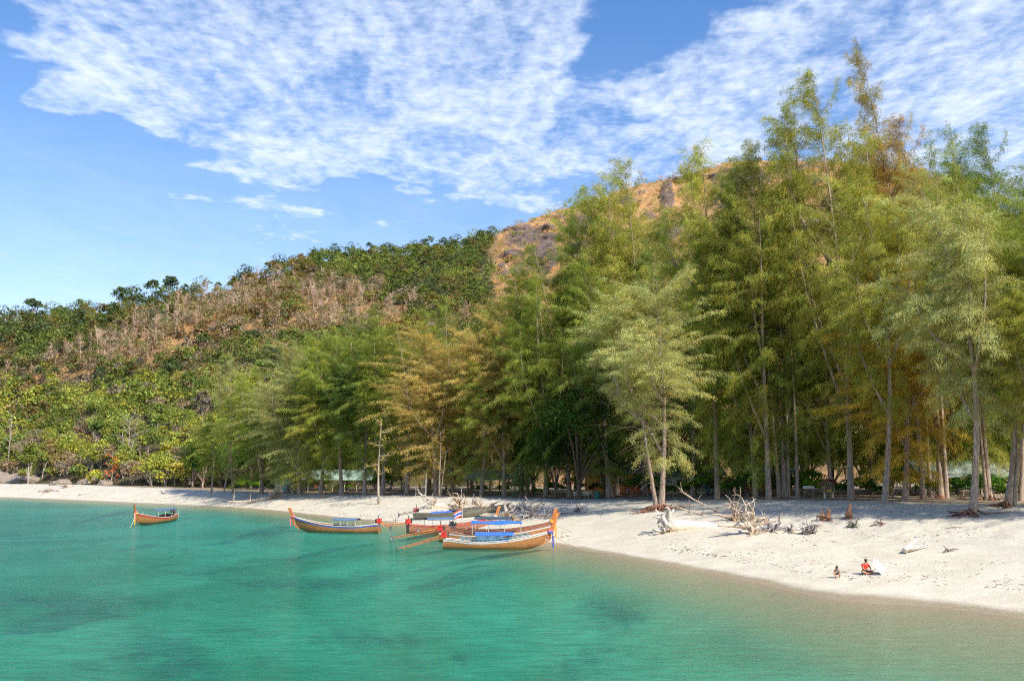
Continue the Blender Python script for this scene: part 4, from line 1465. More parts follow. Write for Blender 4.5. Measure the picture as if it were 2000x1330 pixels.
PI2 = PI / 2
driftwood(1308, 1037, 'biggest bleached white log on the sand with its root plate towards the silvery casuarina', 5.6, .46, -.05, .02, 14, 1.5, 3, color=(1.35, 1.32, 1.25), sub=3)
driftwood(1462, 1042, 'grey-brown root stump with a short log pointing left, right of the big white log', 2.6, .24, PI + .25, -.04, 15, 1.75, 4, color=(1.0, .9, .78), sub=3, lift=2.0)
driftwood(1508, 1036, 'dark bluish root mass beside the grey-brown root stump', 1.3, .2, .2, .05, 16, 1.6, 5, color=(.62, .66, .74), sub=3)
driftwood(1586, 1041, 'spiky dark grey root ball standing alone on the sand', .6, .16, .5, .3, 16, 1.2, 6, color=(.66, .66, .70), sub=3)
driftwood(1432, 1016, 'brushy tangle of fallen branches behind the big white log', 1.8, .16, PI, .3, 18, 2.1, 7, color=(.82, .70, .58), sub=3)
driftwood(1398, 1000, 'long thin bare branch slanting up above the white log', 3.6, .075, PI - .3, .62, 2, .7, 8, color=(1.0, .88, .76), nbr=5)
driftwood(1372, 1006, 'thin leafless bough lying left of the slanting branch', 2.6, .06, PI + .1, .32, 3, .8, 9, color=(.9, .76, .64), nbr=4)
driftwood(1768, 1082, 'white forked branch lying alone on the right of the beach', 2.2, .13, .75, .38, 0, .8, 10, color=(1.4, 1.36, 1.28), nbr=2, lift=1)
driftwood(1776, 1079, 'dark-tipped lower fork beside the white forked branch', 1.7, .09, .25, .16, 2, .5, 11, color=(1.1, 1.02, .95), nbr=2, lift=1)
driftwood(848, 992, 'long whitish driftwood trunk with raised limbs above the boats', 5.0, .26, .05, .05, 14, 2.2, 12, color=(1.25, 1.2, 1.12), sub=3, nbr=3)
driftwood(900, 990, 'brown upright root clump behind the whitish trunk', .8, .2, 0, .4, 16, 2.1, 13, color=(.95, .78, .62), sub=3)
driftwood(935, 992, 'rounded pale root clump right of the brown one', 1.2, .2, .3, .2, 14, 1.8, 14, color=(1.0, .9, .78), sub=3)
driftwood(990, 1006, 'pale grey standing stump above the orange prow of the red-rimmed boat', 1.3, .2, 1.9, 1.4, 11, 1.5, 15, color=(1.05, 1.0, .93), sub=3)
driftwood(1000, 1020, 'low brown root heap beside the dugout hull', 1.0, .22, .2, .1, 12, 1.0, 16, color=(.72, .58, .42), sub=3)
driftwood(1040, 1010, 'large silver-grey root fan lying behind the moored prows', 1.8, .2, .1, .05, 18, 1.9, 17, color=(.95, .95, .96), sub=3)
driftwood(1066, 1012, 'smaller grey root bundle right of the silver root fan', .7, .12, .4, .3, 9, 1.0, 18, color=(.9, .9, .9), sub=3)
driftwood(962, 999, 'long greyish trunk lying between the root clumps and the standing stump', 4.2, .22, .1, .0, 8, 1.2, 61, color=(.85, .76, .62), sub=3, nbr=3)
driftwood(1020, 999, 'twisted dark grey boughs behind the silver root fan', 2.2, .14, .2, .2, 12, 1.4, 62, color=(.75, .73, .72), sub=3, nbr=3)
driftwood(1545, 1038, 'low bluish-grey snag between the dark root mass and the spiky root ball', 1.6, .13, .1, .05, 9, .9, 63, color=(.75, .75, .78), sub=3)
driftwood(1486, 1024, 'pale broken branch pile behind the grey-brown root stump', 1.9, .13, .4, .2, 12, 1.2, 64, color=(1.0, .9, .78), sub=3, nbr=2)
driftwood(1128, 1000, 'dark scraggy root on the slope left of the silvery casuarina', .5, .1, PI, .1, 12, .9, 19, color=(.36, .34, .33), sub=3)
driftwood(1098, 1004, 'thin dark branch lying on the slope', 1.6, .05, .15, .04, 3, .6, 20, color=(.42, .38, .34), nbr=2)
driftwood(532, 974, 'grey driftwood tree with raised roots farthest left of the big pieces', 7.0, .26, PI + .42, -.03, 13, 2.1, 21, color=(.95, .86, .76), sub=3, nbr=2)
driftwood(318, 963, 'short pale log slanting on the left beach', 2.8, .22, -.8, .0, 0, 1, 22, color=(1.15, 1.12, 1.08))
driftwood(632, 972, 'small brown stump on the beach in front of the left huts', .3, .2, 0, 1, 8, .8, 23, color=(.66, .5, .4))
driftwood(130, 952, 'grey root pile at the far left end of the beach', 1.6, .2, .4, .1, 9, 1.3, 24, color=(.7, .66, .6))
driftwood(155, 967, 'thin dark sticks on the far left sand', 2.6, .07, .0, .0, 2, .8, 25, color=(.5, .42, .36), nbr=2)
driftwood(1850, 1078, 'tiny dark stick right of the white forked branch', .7, .06, .1, .08, 3, .4, 26, color=(.4, .36, .34))
driftwood(1722, 1026, 'small heap of dark roots on the sand bank', .4, .08, .1, .08, 9, .7, 27, color=(.5, .4, .34))
driftwood(1670, 1030, 'dark mossy root lump below the stumps on the bank', .3, .12, .4, .1, 12, .7, 28, color=(.42, .45, .40), sub=3)
# stumps on the bank
driftwood(1658, 1013, 'flared reddish-brown stump with spread roots on the bank', 1.0, .30, 0, 5, 11, 1.3, 29, M_ROOT, (1.3, 1.3, 1.3), 'stump', 'stumps on the sand bank', name='tree_stump', sub=2)
driftwood(1615, 1016, 'low leaning brown stump left of the flared one', .8, .26, .4, 2, 11, 1.1, 30, M_ROOT, (1.5, 1.5, 1.45), 'stump', 'stumps on the sand bank', name='tree_stump', sub=3)
driftwood(1346, 1004, 'thin dark stake standing in the sand behind the big white log', 1.4, .06, 0, 6, 0, 1, 31, M_DRIFT, (.4, .34, .3), 'stake', 'stakes standing in the sand', name='wooden_stake')
driftwood(1430, 992, 'short thick dark post above the branch tangle', 1.2, .10, 0, 9, 0, 1, 32, M_DRIFT, (.35, .32, .3), 'stake', 'stakes standing in the sand', name='wooden_stake')
driftwood(1024, 986, 'thin dark stake below the blue-green sapling', 1.4, .04, 0, 9, 0, 1, 33, M_DRIFT, (.35, .32, .3), 'stake', 'stakes standing in the sand', name='wooden_stake')
driftwood(772, 1021, 'thin stake standing at the waterline left of the boats', 1.0, .04, 0, 9, 0, 1, 34, M_DRIFT, (.35, .32, .3), 'stake', 'stakes standing in the sand', name='wooden_stake')

# exposed roots of the front casuarinas, as parts of those trees
for tr in [o for o in bpy.data.objects if o.name.startswith('casuarina_tree') and o.parent is None]:
    pxx, _p = to_px(*tr.location)
    for cx, n_, rl, side in ((1290, 26, 3.0, -1), (1895, 14, 1.9, -1), (1965, 9, 1.7, -1), (1530, 7, 1.2, 0), (1930, 8, 1.6, 0), (1835, 6, .9, 0)):
        if abs(pxx - cx) < 6 and tr.location.y < 105:
            rng = np.random.default_rng(cx)
            sx_, sz_ = tr.scale[0], tr.scale[2]
            for k in range(n_):
                a = rng.uniform(0, 2 * PI) if side == 0 else PI + rng.uniform(-1.35, 1.15)
                if rng.uniform() < .25: a = rng.uniform(0, 2 * PI)
                gz = tr.location.z
                dv = Vector((math.cos(a), math.sin(a), 0))
                Lr = rl * rng.uniform(.5, 1.2)
                pts = []
                for j in range(7):
                    w = tr.location + dv * (.15 + Lr * j / 6) + Vector((rng.normal(0, .06) * j, rng.normal(0, .06) * j, 0))
                    zl = float(land(np.array(w.x / w.y), np.array(w.y)))
                    pts.append(Vector((w.x, w.y, max(zl + .05, gz + .55 * (1 - j / 3.2)) if j < 4 else zl + rng.uniform(-.03, .14))))
                m_ = MB()
                inv = (Matrix.Translation(tr.location) @ tr.rotation_euler.to_matrix().to_4x4() @ Matrix.Diagonal((sx_, sx_, sz_, 1))).inverted()
                m_.tube([inv @ q for q in pts], [.11 * (1 - .8 * j / 6) for j in range(7)], 5)
                o = m_.build('root', M_ROOT if cx != 1530 else M_BARK, tr, True)
                o.color = (*(float(x) for x in rng.uniform(.8, 1.5, 1).repeat(3)), 1)

# ------------------------------------------------------------------ small trees standing apart


def leafy_branch_tree(px, Y, H, label, seed, bark, nbr, blen, leaf_tint, nleaf, u0=.25, rise=.1, rad=.10, leaf=.22, fork=0, cat='tree', group='bare saplings at the beach edge', lean=0.0, up=.12):
    rng = np.random.default_rng(seed)
    g = ground(px, Y)
    e = empty('sapling', g, 0)
    tag(e, label, cat, group)
    w = MB()
    def at(u): return Vector((lean * H * u + .18 * math.sin(u * 4 + seed), .12 * math.sin(u * 5), H * u))
    w.tube([at(i / 8) - Vector((0, 0, .4 if i == 0 else 0)) for i in range(9)], [rad * (1.15 - i / 8 * .95) for i in range(9)], 7)
    for k in range(fork):
        b = Vector((.0, 0, .2)); a = PI * (k + .2) + rng.uniform(-.5, .5)
        w.tube([b, b + Vector((math.cos(a) * .5, .2, H * .3)), b + Vector((math.cos(a) * (1.2 + k * .4), .3, H * rng.uniform(.6, .8)))], [rad * .8, rad * .55, rad * .2], 6)
    w.build('trunk', bark, e, True)
    P = []
    for k in range(nbr):
        u = u0 + (1 - u0) * (k + rng.uniform(.2, .8)) / nbr
        a = rng.uniform(0, 2 * PI) if k % 2 else PI * (k // 2 % 2) + rng.uniform(-.5, .5)
        L = blen * rng.uniform(.5, 1.1) * (1.15 - u * .5)
        d = Vector((math.cos(a), math.sin(a), rise))
        m_ = MB()
        pts = crooked(rng, at(u), d, L, 5, .14, -up)
        m_.tube(pts, [rad * .38 * (1 - .85 * j / 5) for j in range(6)], 5)
        for q in range(5):
            i = rng.integers(1, 5)
            t2 = crooked(rng, pts[i], (pts[i + 1] - pts[i]).normalized() + Vector(rng.normal(0, .6, 3)) + Vector((0, 0, .3)), L * .4, 3, .2)
            m_.tube(t2, [rad * .16, rad * .12, rad * .08, rad * .04], 3)
            P += [t2[-1], t2[-2]]
        m_.build('branch', bark, e, True)
        P += pts[2:]
    if nleaf:
        P = np.array([tuple(p) for p in P])
        ii = rng.integers(0, len(P), nleaf)
        Q = P[ii] + rng.normal(0, .22, (nleaf, 3))
        T = np.array(leaf_tint) * rng.uniform(.6, 1.35, (nleaf, 1))
        V_, F_, T_ = leaf_quads(Q, np.tile([0, 0, 1.0], (nleaf, 1)), rng.uniform(.6, 1.3, nleaf) * leaf, T, rng)
        mobj('crown', npmesh('crown', V_, F_, M_LEAF, False, {'tint': T_}), e)
    return e


leafy_branch_tree(741, 134, 12.0, 'slender pale-trunked sapling with sparse yellowing leaves on short side branches', 41, M_PALE, 11, 2.6, (.50, .40, .06), 260, .3, .0, .17, .3)
leafy_branch_tree(861, 136, 9.5, 'thin forked grey sapling with a few yellow and orange leaves', 42, M_PALE, 9, 1.9, (.50, .34, .06), 300, .3, .3, .13, .3, fork=1, lean=-.03)
leafy_branch_tree(245, 233, 17, 'wide bare tan tree with fanned leafless branches above the left beach', 43, M_PALE, 26, 6.0, (.4, .3, .2), 0, .42, .55, .22, .3, fork=3, lean=.02, group='bare trees at the left end', up=.06)
leafy_branch_tree(216, 228, 7, 'small tree with bright orange leaves at the left end of the beach', 44, M_PALE, 11, 2.6, (.85, .26, .07), 330, .2, .05, .16, .42, lean=.06, group='bare trees at the left end')
leafy_branch_tree(436, 182, 12, 'leaning white-stemmed bare tree beside the thin see-through casuarina', 45, M_PALE, 5, 1.6, (.4, .3, .2), 0, .7, .6, .15, .3, lean=.16, group='bare trees at the left end')
leafy_branch_tree(55, 240, 9, 'spreading green-topped tree with pale forked stems at the far left', 46, M_PALE, 14, 3.4, (.24, .30, .05), 1700, .45, .45, .18, .5, fork=3, group='bare trees at the left end')
leafy_branch_tree(170, 231, 5, 'short dead white stem leaning over the left boulders', 47, M_PALE, 3, 1.2, (.4, .3, .2), 0, .5, .5, .12, .3, lean=.25, group='bare trees at the left end')
leafy_branch_tree(14, 262, 19, 'tall thin grey leafless tree at the left edge of the view', 48, M_DEAD, 14, 2.8, (.4, .3, .2), 0, .5, .5, .2, .3, group='bare trees at the left end')
leafy_branch_tree(286, 330, 14, 'single pale bare trunk standing out of the slope above the bare tan tree', 49, M_PALE, 6, 3.0, (.4, .3, .2), 0, .6, .6, .3, .3, group='bare trees at the left end').location.z = float(hill_z(np.array([ray(286, 750)[0]]), np.array([.37]))[2][0])
e = place([(c[0], c[1]) for c in CAS], 2, ground(1015, 129), (.30, .30, .16), .3, 'small bushy blue-green casuarina sapling beside the terrace edge', 'tree', None, 'casuarina_sapling', (.20, .29, .13))

# ------------------------------------------------------------------ boulders at the left end
ROCKM = plain('boulder', (.23, .185, .14), .9, .3, 1.2, bump=.8, dirt=(.20, .17, .14))


def boulder(px, py, w, h, seed, label, name='boulder', group='boulders at the left end of the beach'):
    g = on_beach(px, py)
    m_ = MB()
    n_, k_ = 18, 11
    for i in range(n_ + 1):
        pass
    def f(u, v):
        a, b = 2 * PI * u, PI * v
        p = Vector((math.cos(a) * math.sin(b), math.sin(a) * math.sin(b), math.cos(b)))
        r_ = 1 + .32 * mn.noise(p * 1.5 + Vector((seed * 3.7, 0, 0))) + .14 * mn.noise(p * 4 + Vector((seed, 5, 0)))
        return (p.x * r_ * w * .5, p.y * r_ * w * .42, p.z * r_ * h)
    m_.grid(f, n_, k_)
    o = m_.build(name, ROCKM, None, False)
    o.location = g
    tag(o, label, 'rock', group)


for a in ((40, 944, 12, 2.6, 1, 'long low tan boulder at the far left end of the beach'), (0, 943, 8, 2.6, 2, 'tall brown boulder cut by the left edge'), (178, 946, 6, 1.7, 3, 'rounded boulder below the orange-leaved tree'),
          (205, 947, 4, 1.4, 4, 'smaller boulder right of the rounded one'), (95, 960, 2.4, .6, 5, 'flat tan rock lying on the far left sand'), (78, 960, .9, .3, 6, 'small stone left of the flat tan rock'),
          (112, 960, .8, .3, 7, 'small stone right of the flat tan rock'), (250, 943, 3.4, 1.3, 8, 'brown boulder under the wide bare tan tree'), (120, 946, 5, 1.2, 9, 'low boulder behind the grey root pile')):
    boulder(*a)

# ------------------------------------------------------------------ huts and furniture under the trees
P_GRN = plain('green_roof', (.10, .30, .20), .6, .2, 4)
P_ROOFG = plain('corrugated_grey_green', (.30, .36, .30), .55, .2, 2, stretch=(1, .3, 1), dirt=(.22, .20, .16))
P_ROOFP = plain('pale_roof', (.30, .42, .36), .5, .15, 2)
P_CREAM = plain('cream_wall', (.62, .57, .42), .9, .12, 2, dirt=(.42, .38, .28))
P_ORNG = plain('orange_wall', (.72, .30, .10), .9, .15, 2)
P_GLASS = plain('dark_window_glass', (.03, .04, .045), .15, .2, 3)
P_RROOF = plain('red_brown_roof', (.25, .08, .06), .8, .25, 4)


def hut(px, Y, w, dep_, hw, rise, rz, label, roofm, wallm=None, posts=0, panels=10, floor=.12, over=.5, windows=0, door=False, cat='hut', name='beach_hut', panelm2=None):
    g = ground(px, Y)
    e = empty(name, g, rz)
    tag(e, label, cat, 'huts under the trees')
    z0_, z1_ = floor, floor + hw
    m_ = MB()
    m_.box((0, 0, floor / 2 - .15), (w, dep_, floor + .3))
    m_.build('floor_slab', P_WOOD, e)
    if wallm:
        m_ = MB()
        t_ = .12
        for (c, s_) in (((0, -dep_ / 2 + t_ / 2, (z0_ + z1_) / 2), (w, t_, hw)), ((0, dep_ / 2 - t_ / 2, (z0_ + z1_) / 2), (w, t_, hw)),
                        ((-w / 2 + t_ / 2, 0, (z0_ + z1_) / 2), (t_, dep_ - 2 * t_, hw)), ((w / 2 - t_ / 2, 0, (z0_ + z1_) / 2), (t_, dep_ - 2 * t_, hw))):
            m_.box(c, s_)
        for sx in (-1, 1):
            m_.add([(sx * (w / 2 - .02), -dep_ / 2, z1_), (sx * (w / 2 - .02), dep_ / 2, z1_), (sx * (w / 2 - .02), 0, z1_ + rise * .92)], [(0, 1, 2)])
        m_.build('wall', wallm, e)
    for i in range(posts):
        for sy in (-1, 1):
            m_ = MB()
            x = -w / 2 + .15 + (w - .3) * i / max(posts - 1, 1)
            m_.tube([(x, sy * (dep_ / 2 - .15), z0_), (x, sy * (dep_ / 2 - .15), z1_ + .05)], .075, 6)
            m_.build('post', P_CREAM if wallm is None and posts > 4 else P_WOOD, e)
    # roof of separate sheets
    ww = w + 2 * over
    me = None
    pw = ww / panels
    hd = dep_ / 2 + over
    for sy in (-1, 1):
        for i in range(panels):
            if me is None or sy != side_:
                m_ = MB()
                side_ = sy
                nseg = 8
                vs = []
                for k in range(nseg + 1):
                    x = -pw / 2 * 1.02 + pw * 1.02 * k / nseg
                    zc = .03 * math.cos(k * PI)
                    vs += [(x, 0, rise + zc), (x, sy * hd, -over * rise / (dep_ / 2) + zc)]
                fs = [(2 * k, 2 * k + 2, 2 * k + 3, 2 * k + 1) for k in range(nseg)]
                m_.add(vs, fs)
                m_.add([(a, b, c - .02) for a, b, c in vs], [tuple(reversed(f)) for f in fs])
                me = m_.mesh('roof_sheet', roofm)
            o = mobj('roof_sheet', me, e)
            o.location = (-ww / 2 + pw * (i + .5), 0, z1_ + .08)
    m_ = MB()
    m_.tube([(-ww / 2, 0, z1_ + rise + .12), (ww / 2, 0, z1_ + rise + .12)], .08, 6)
    m_.build('roof_ridge', panelm2 or roofm, e)
    for i in range(windows):
        m_ = MB()
        x = -w / 2 + w * (i + 1) / (windows + 1)
        m_.box((x, -dep_ / 2 - .02, z0_ + hw * .58), (.9, .06, .9))
        f_ = m_.build('window', P_WHITE, e)
        m_ = MB()
        for sx in (-1, 1): m_.box((x + sx * .2, -dep_ / 2 - .055, z0_ + hw * .58), (.35, .02, .78))
        m_.build('pane', P_GLASS, f_)
    if door:
        m_ = MB()
        m_.box((w * .22, -dep_ / 2 - .02, z0_ + .95), (.75, .06, 1.9))
        d_ = m_.build('door', P_TEAL, e)
        m_ = MB()
        m_.box((w * .22 + .28, -dep_ / 2 - .08, z0_ + .95), (.05, .06, .12))
        m_.build('handle', P_STEEL, d_)
    return e


hut(1858, 108, 9.0, 5.0, 2.15, 1.45, .05, 'open pavilion with a grey-green corrugated roof on posts behind the front trunks', P_ROOFG, None, 5, 14, panelm2=P_GRN, name='pavilion', cat='pavilion')
hut(1998, 112, 5.0, 4.0, 2.1, 1.2, -.1, 'dark open hut cut by the right edge of the view', P_ROOFG, None, 3, 8, name='pavilion', cat='pavilion')
hut(1782, 116, 4.5, 3.5, 1.9, 1.2, .4, 'small shelter with a white-blue sheet roof left of the pavilion', P_WHITE, None, 3, 7)
hut(655, 176, 14.0, 5.0, 2.3, 1.5, -.03, 'long open restaurant with a pale green roof under the left casuarinas', P_ROOFP, None, 7, 18, name='open_restaurant', cat='restaurant')
hut(553, 178, 2.6, 2.0, 1.6, .5, .05, 'small white wash house with a green roof at the left end of the grove', P_GRN, P_WHITE, 0, 5, over=.25, door=True)
hut(1205, 137, 9.0, 5.0, 3.0, 1.3, .0, 'bungalow with orange walls glimpsed behind the middle trunks', P_ROOFG, P_ORNG, 0, 12, windows=3, name='bungalow', cat='bungalow')
hut(1345, 128, 8.0, 5.0, 2.6, 1.2, .1, 'cream-walled bungalow with windows behind the shrubs right of the silvery casuarina', P_ROOFG, P_CREAM, 0, 10, windows=3, door=True, name='bungalow', cat='bungalow')
hut(1414, 124, 1.8, 1.8, 1.5, .5, .1, 'little kiosk with a dark red roof beside a reddish trunk', P_RROOF, P_WOOD, 0, 4, over=.3)
hut(1492, 132, 7.0, 4.0, 2.6, 1.2, -.1, 'orange-walled bungalow deep behind the flared triple trunk', P_ROOFG, P_ORNG, 0, 9, windows=2, name='bungalow', cat='bungalow')
hut(960, 152, 8.0, 4.0, 2.2, 1.1, .0, 'open shed with a pale roof left of the blue-green sapling', P_ROOFP, None, 4, 10)

# spirit house on two pale posts
e = empty('spirit_house', ground(1617, 98))
tag(e, 'small dark wooden spirit house with a brown pitched roof on two pale posts', 'shrine')
for sx in (-1, 1):
    m_ = MB(); m_.tube([(sx * .42, 0, -.1), (sx * .42, 0, .62)], .13, 9); m_.build('post', P_CREAM, e)
m_ = MB(); m_.box((0, 0, .68), (1.5, 1.1, .10)); m_.build('platform', P_WOOD, e)
m_ = MB(); m_.box((0, .3, 1.1), (1.0, .06, .75)); m_.box((-.5, 0, 1.1), (.06, .66, .75)); m_.box((.5, 0, 1.1), (.06, .66, .75)); m_.build('cabin', P_WOOD, e)
for sx in (-1, 1):
    m_ = MB(); m_.bar((0, 0, 2.05), (sx * .95, 0, 1.45), 1.3, .06, (0, 1, 0)) if False else m_.add([(0, -.7, 2.05), (sx * .95, -.7, 1.42), (sx * .95, .7, 1.42), (0, .7, 2.05), (0, -.7, 1.99), (sx * .95, -.7, 1.36), (sx * .95, .7, 1.36), (0, .7, 1.99)],
                                                                             [(0, 1, 2, 3), (7, 6, 5, 4), (0, 4, 5, 1), (1, 5, 6, 2), (2, 6, 7, 3)])
    m_.build('roof_slope', P_RROOF, e)
m_ = MB(); m_.box((0, -.1, .80), (.5, .3, .12)); m_.build('offering_shelf', P_YEL, e)

# litter bin
e = empty('litter_bin', ground(1166, 121))
tag(e, 'dark green round litter bin standing at the terrace edge', 'bin')
m_ = MB(); m_.lathe([(.36, 0), (.40, .3), (.41, .9), (.38, .92)], n=14); m_.build('body', plain('green_plastic', (.02, .13, .09), .5, .15, 8), e)
m_ = MB(); m_.lathe([(.44, .90), (.44, .97), (.2, 1.04)], n=14); m_.build('lid', plain('green_lid', (.03, .17, .12), .5, .15, 8), e)

# white notice board without readable text
e = empty('notice_board', ground(1578, 101))
tag(e, 'small white board on two stakes left of the spirit house', 'sign')
for sx in (-.45, .45):
    m_ = MB(); m_.bar((sx, 0, -.1), (sx, 0, 1.1), .06, .06); m_.build('stake', P_WOOD, e)
m_ = MB(); m_.box((0, -.05, 1.12), (1.25, .04, .30)); m_.build('board', P_WHITE, e)

# slatted beach platform and benches, tables
def bench(px, Y, label, L=2.0, back=True, mat=P_WOOD, name='bench', rz=0.0):
    e = empty(name, ground(px, Y), rz)
    tag(e, label, 'bench', 'seats under the trees')
    for k in range(3):
        m_ = MB(); m_.box((0, -.16 + .16 * k, .45), (L, .13, .04)); m_.build('seat_slat', mat, e)
    if back:
        for k in range(2):
            m_ = MB(); m_.box((0, .28, .65 + .2 * k), (L, .03, .13)); m_.build('back_slat', mat, e)
    for sx in (-1, 1):
        for sy in (-.2, .25):
            m_ = MB(); m_.bar((sx * L * .42, sy, 0), (sx * L * .42, sy, .43 if sy < 0 else (.95 if back else .43)), .06, .06); m_.build('leg', mat, e)


def table(px, Y, label, rz=0.0):
    e = empty('picnic_table', ground(px, Y), rz)
    tag(e, label, 'table', 'tables under the trees')
    m_ = MB(); m_.box((0, 0, .74), (1.7, .8, .05)); m_.build('table_top', P_WOOD, e)
    for sx in (-1, 1):
        for sy in (-1, 1):
            m_ = MB(); m_.bar((sx * .72, sy * .3, 0), (sx * .72, sy * .3, .72), .07, .07); m_.build('leg', P_WOOD, e)


table(1890, 97, 'wooden table in front of the pavilion near the bent grey trunk')
table(1905, 106, 'wooden table under the right half of the pavilion roof', .3)
bench(1888, 95.5, 'wooden bench in front of the table before the pavilion', 1.9, False)
bench(1135, 124, 'low light bench left of the green litter bin', 2.2, True, P_CREAM)
bench(1150, 126, 'second light bench directly left of the green litter bin', 1.4, True, P_CREAM, rz=.4)
table(1075, 136, 'table in the shade left of the dark broadleaf trees')
e = empty('slatted_platform', ground(822, 140.5))
tag(e, 'white-framed slatted wooden beach bed near the terrace edge', 'platform')
for k in range(7):
    m_ = MB(); m_.box((-.6 + .2 * k, .45, .75), (.12, .04, .75)); m_.build('slat', P_WOOD, e)
m_ = MB(); m_.box((0, 0, .35), (1.6, 1.0, .08)); m_.box((-.78, .45, .7), (.07, .07, .95)); m_.box((.78, .45, .7), (.07, .07, .95)); m_.build('frame', P_WHITE, e)
for sx in (-.7, .7):
    m_ = MB(); m_.bar((sx, -.4, 0), (sx, -.4, .33), .08, .08); m_.build('leg', P_WHITE, e)
for px, Y, zt_, lab in ((832, 128, 4.2, 'thin white mast standing on the sand behind the beached boats'), (1360, 120, 3.8, 'slim dark pole among the shrubs before the cream bungalow')):
    e = MB(); e.tube([(0, 0, -.3), (0, 0, zt_ * .6), (.03, 0, zt_)], [.045, .04, .025], 6)
    o = e.build('pole', P_WHITE if px < 900 else P_BLACK); o.location = ground(px, Y)
    tag(o, lab, 'pole', 'poles on the beach')

# ------------------------------------------------------------------ people
SKIN = plain('skin', (.42, .22, .13), .6, .08, 9)
HAIR = plain('black_hair', (.012, .012, .016), .5, .2, 14)


def skin_body(name, nodes, edges, mat, parent, sub=2):
    """continuous skinned surface from joints {key:(x,y,z,r)}"""
    ks = list(nodes)
    me = bpy.data.meshes.new(name)
    me.from_pydata([nodes[k][:3] for k in ks], [(ks.index(a), ks.index(b)) for a, b in edges], [])
    o = mobj(name, me, parent)
    md = o.modifiers.new('skin', 'SKIN')
    md.use_smooth_shade = True
    for i, k in enumerate(ks):
        r_ = nodes[k][3]
        me.skin_vertices[0].data[i].radius = (r_, r_) if not isinstance(r_, tuple) else r_
        me.skin_vertices[0].data[i].use_root = (i == 0)
    s_ = o.modifiers.new('sub', 'SUBSURF')
    s_.levels = s_.render_levels = sub
    me.materials.append(mat)
    return o


def with_hands(n_, e_, side, w, d, s=1.0):
    """palm and five fingers at wrist point w, pointing along d"""
    d = Vector(d).normalized()
    sd_ = d.cross(Vector((0, 0, 1)))
    sd_ = sd_.normalized() if sd_.length > .1 else Vector((1, 0, 0))
    w = Vector(w)
    pk = 'palm' + side
    n_[pk] = (*(w + d * .06 * s), .030 * s)
    e_.append(('wrist' + side, pk))
    for k in range(5):
        o = (k - 2) * .019 * s
        L = (.050, .075, .082, .076, .060)[k] * s
        a = w + d * (.085 if k else .04) * s + sd_ * o
        b = a + (d + (sd_ * -.9 if k == 0 else Vector((0, 0, 0)))).normalized() * L + Vector((0, 0, -.012 * s))
        n_[f'f{side}{k}a'] = (*a, .011 * s)
        n_[f'f{side}{k}b'] = (*b, .008 * s)
        e_ += [(pk, f'f{side}{k}a'), (f'f{side}{k}a', f'f{side}{k}b')]


def head_parts(e, c, s, hair_back, mat_hair=HAIR, face=(0, -1, 0)):
    c, f = Vector(c), Vector(face).normalized()
    def ball(cc, r3, name, mat, parent, cut=None):
        m_ = MB()
        def fn(u, v):
            a, b = 2 * PI * u, PI * v
            return tuple(Vector(cc) + Vector((math.cos(a) * math.sin(b) * r3[0], math.sin(a) * math.sin(b) * r3[1], math.cos(b) * r3[2])))
        m_.grid(fn, 14, 9)
        return m_.build(name, mat, parent, True)
    ball(c + Vector((0, 0, .035 * s)) - f * .022 * s, (.088 * s, .098 * s, .095 * s), 'hair', mat_hair, e)
    ball(c + f * .098 * s + Vector((0, 0, -.01 * s)), (.014 * s, .016 * s, .024 * s), 'nose', SKIN, e)
    sx = f.cross(Vector((0, 0, 1))).normalized()
    for k in (-1, 1):
        ball(c + f * .084 * s + sx * .034 * s * k + Vector((0, 0, .012 * s)), (.010 * s,) * 3, 'eye', P_BLACK, e)
        ball(c + sx * .088 * s * k, (.014 * s, .02 * s, .028 * s), 'ear', SKIN, e)


# man sitting cross-legged in a red shirt (faces -x, bent forward)
g = on_beach(1689, 1121)
e = empty('person', g, R(20))
tag(e, 'person in a red shirt sitting cross-legged on the sand, head bowed over their hands', 'person')
n_ = {'hip': (0, 0, .14, .13), 'belly': (-.02, -.03, .32, .12), 'chest': (-.03, -.10, .50, .13), 'neck': (-.04, -.16, .64, .055), 'head': (-.05, -.22, .76, .085), 'head2': (-.05, -.24, .70, .065)}
e_ = [('hip', 'belly'), ('belly', 'chest'), ('chest', 'neck'), ('neck', 'head'), ('head', 'head2')]
for sg, s_ in ((-1, 'L'), (1, 'R')):
    n_['sh' + s_] = (-.03 + sg * .20, -.10, .56, .065)
    n_['el' + s_] = (-.03 + sg * .27, -.24, .34, .042)
    n_['wrist' + s_] = (-.05 + sg * .10, -.42, .27, .030)
    n_['knee' + s_] = (sg * .40, -.26, .16, .068)
    n_['thigh' + s_] = (sg * .20, -.12, .14, .085)
    n_['ank' + s_] = (-sg * .12, -.40, .06, .040)
    n_['toe' + s_] = (-sg * .26, -.36, .05, .030)
    e_ += [('chest', 'sh' + s_), ('sh' + s_, 'el' + s_), ('el' + s_, 'wrist' + s_), ('hip', 'thigh' + s_), ('thigh' + s_, 'knee' + s_), ('knee' + s_, 'ank' + s_), ('ank' + s_, 'toe' + s_)]
    with_hands(n_, e_, s_, n_['wrist' + s_][:3], (-sg * .6, -.6, -.1))
skin_body('body', n_, e_, SKIN, e)
P_SHIRT = plain('red_cloth', (.80, .04, .015), .85, .12, 6)
P_SHORT = plain('dark_cloth', (.05, .05, .06), .9, .2, 6)
k_ = ['belly', 'chest', 'shL', 'shR']
n2 = {'chest': (-.03, -.10, .50, .155), 'belly': (-.02, -.03, .30, .15), 'hip': (0, .0, .17, .155), 'collar': (-.04, -.14, .585, .09)}
e2 = [('chest', 'belly'), ('belly', 'hip'), ('chest', 'collar')]
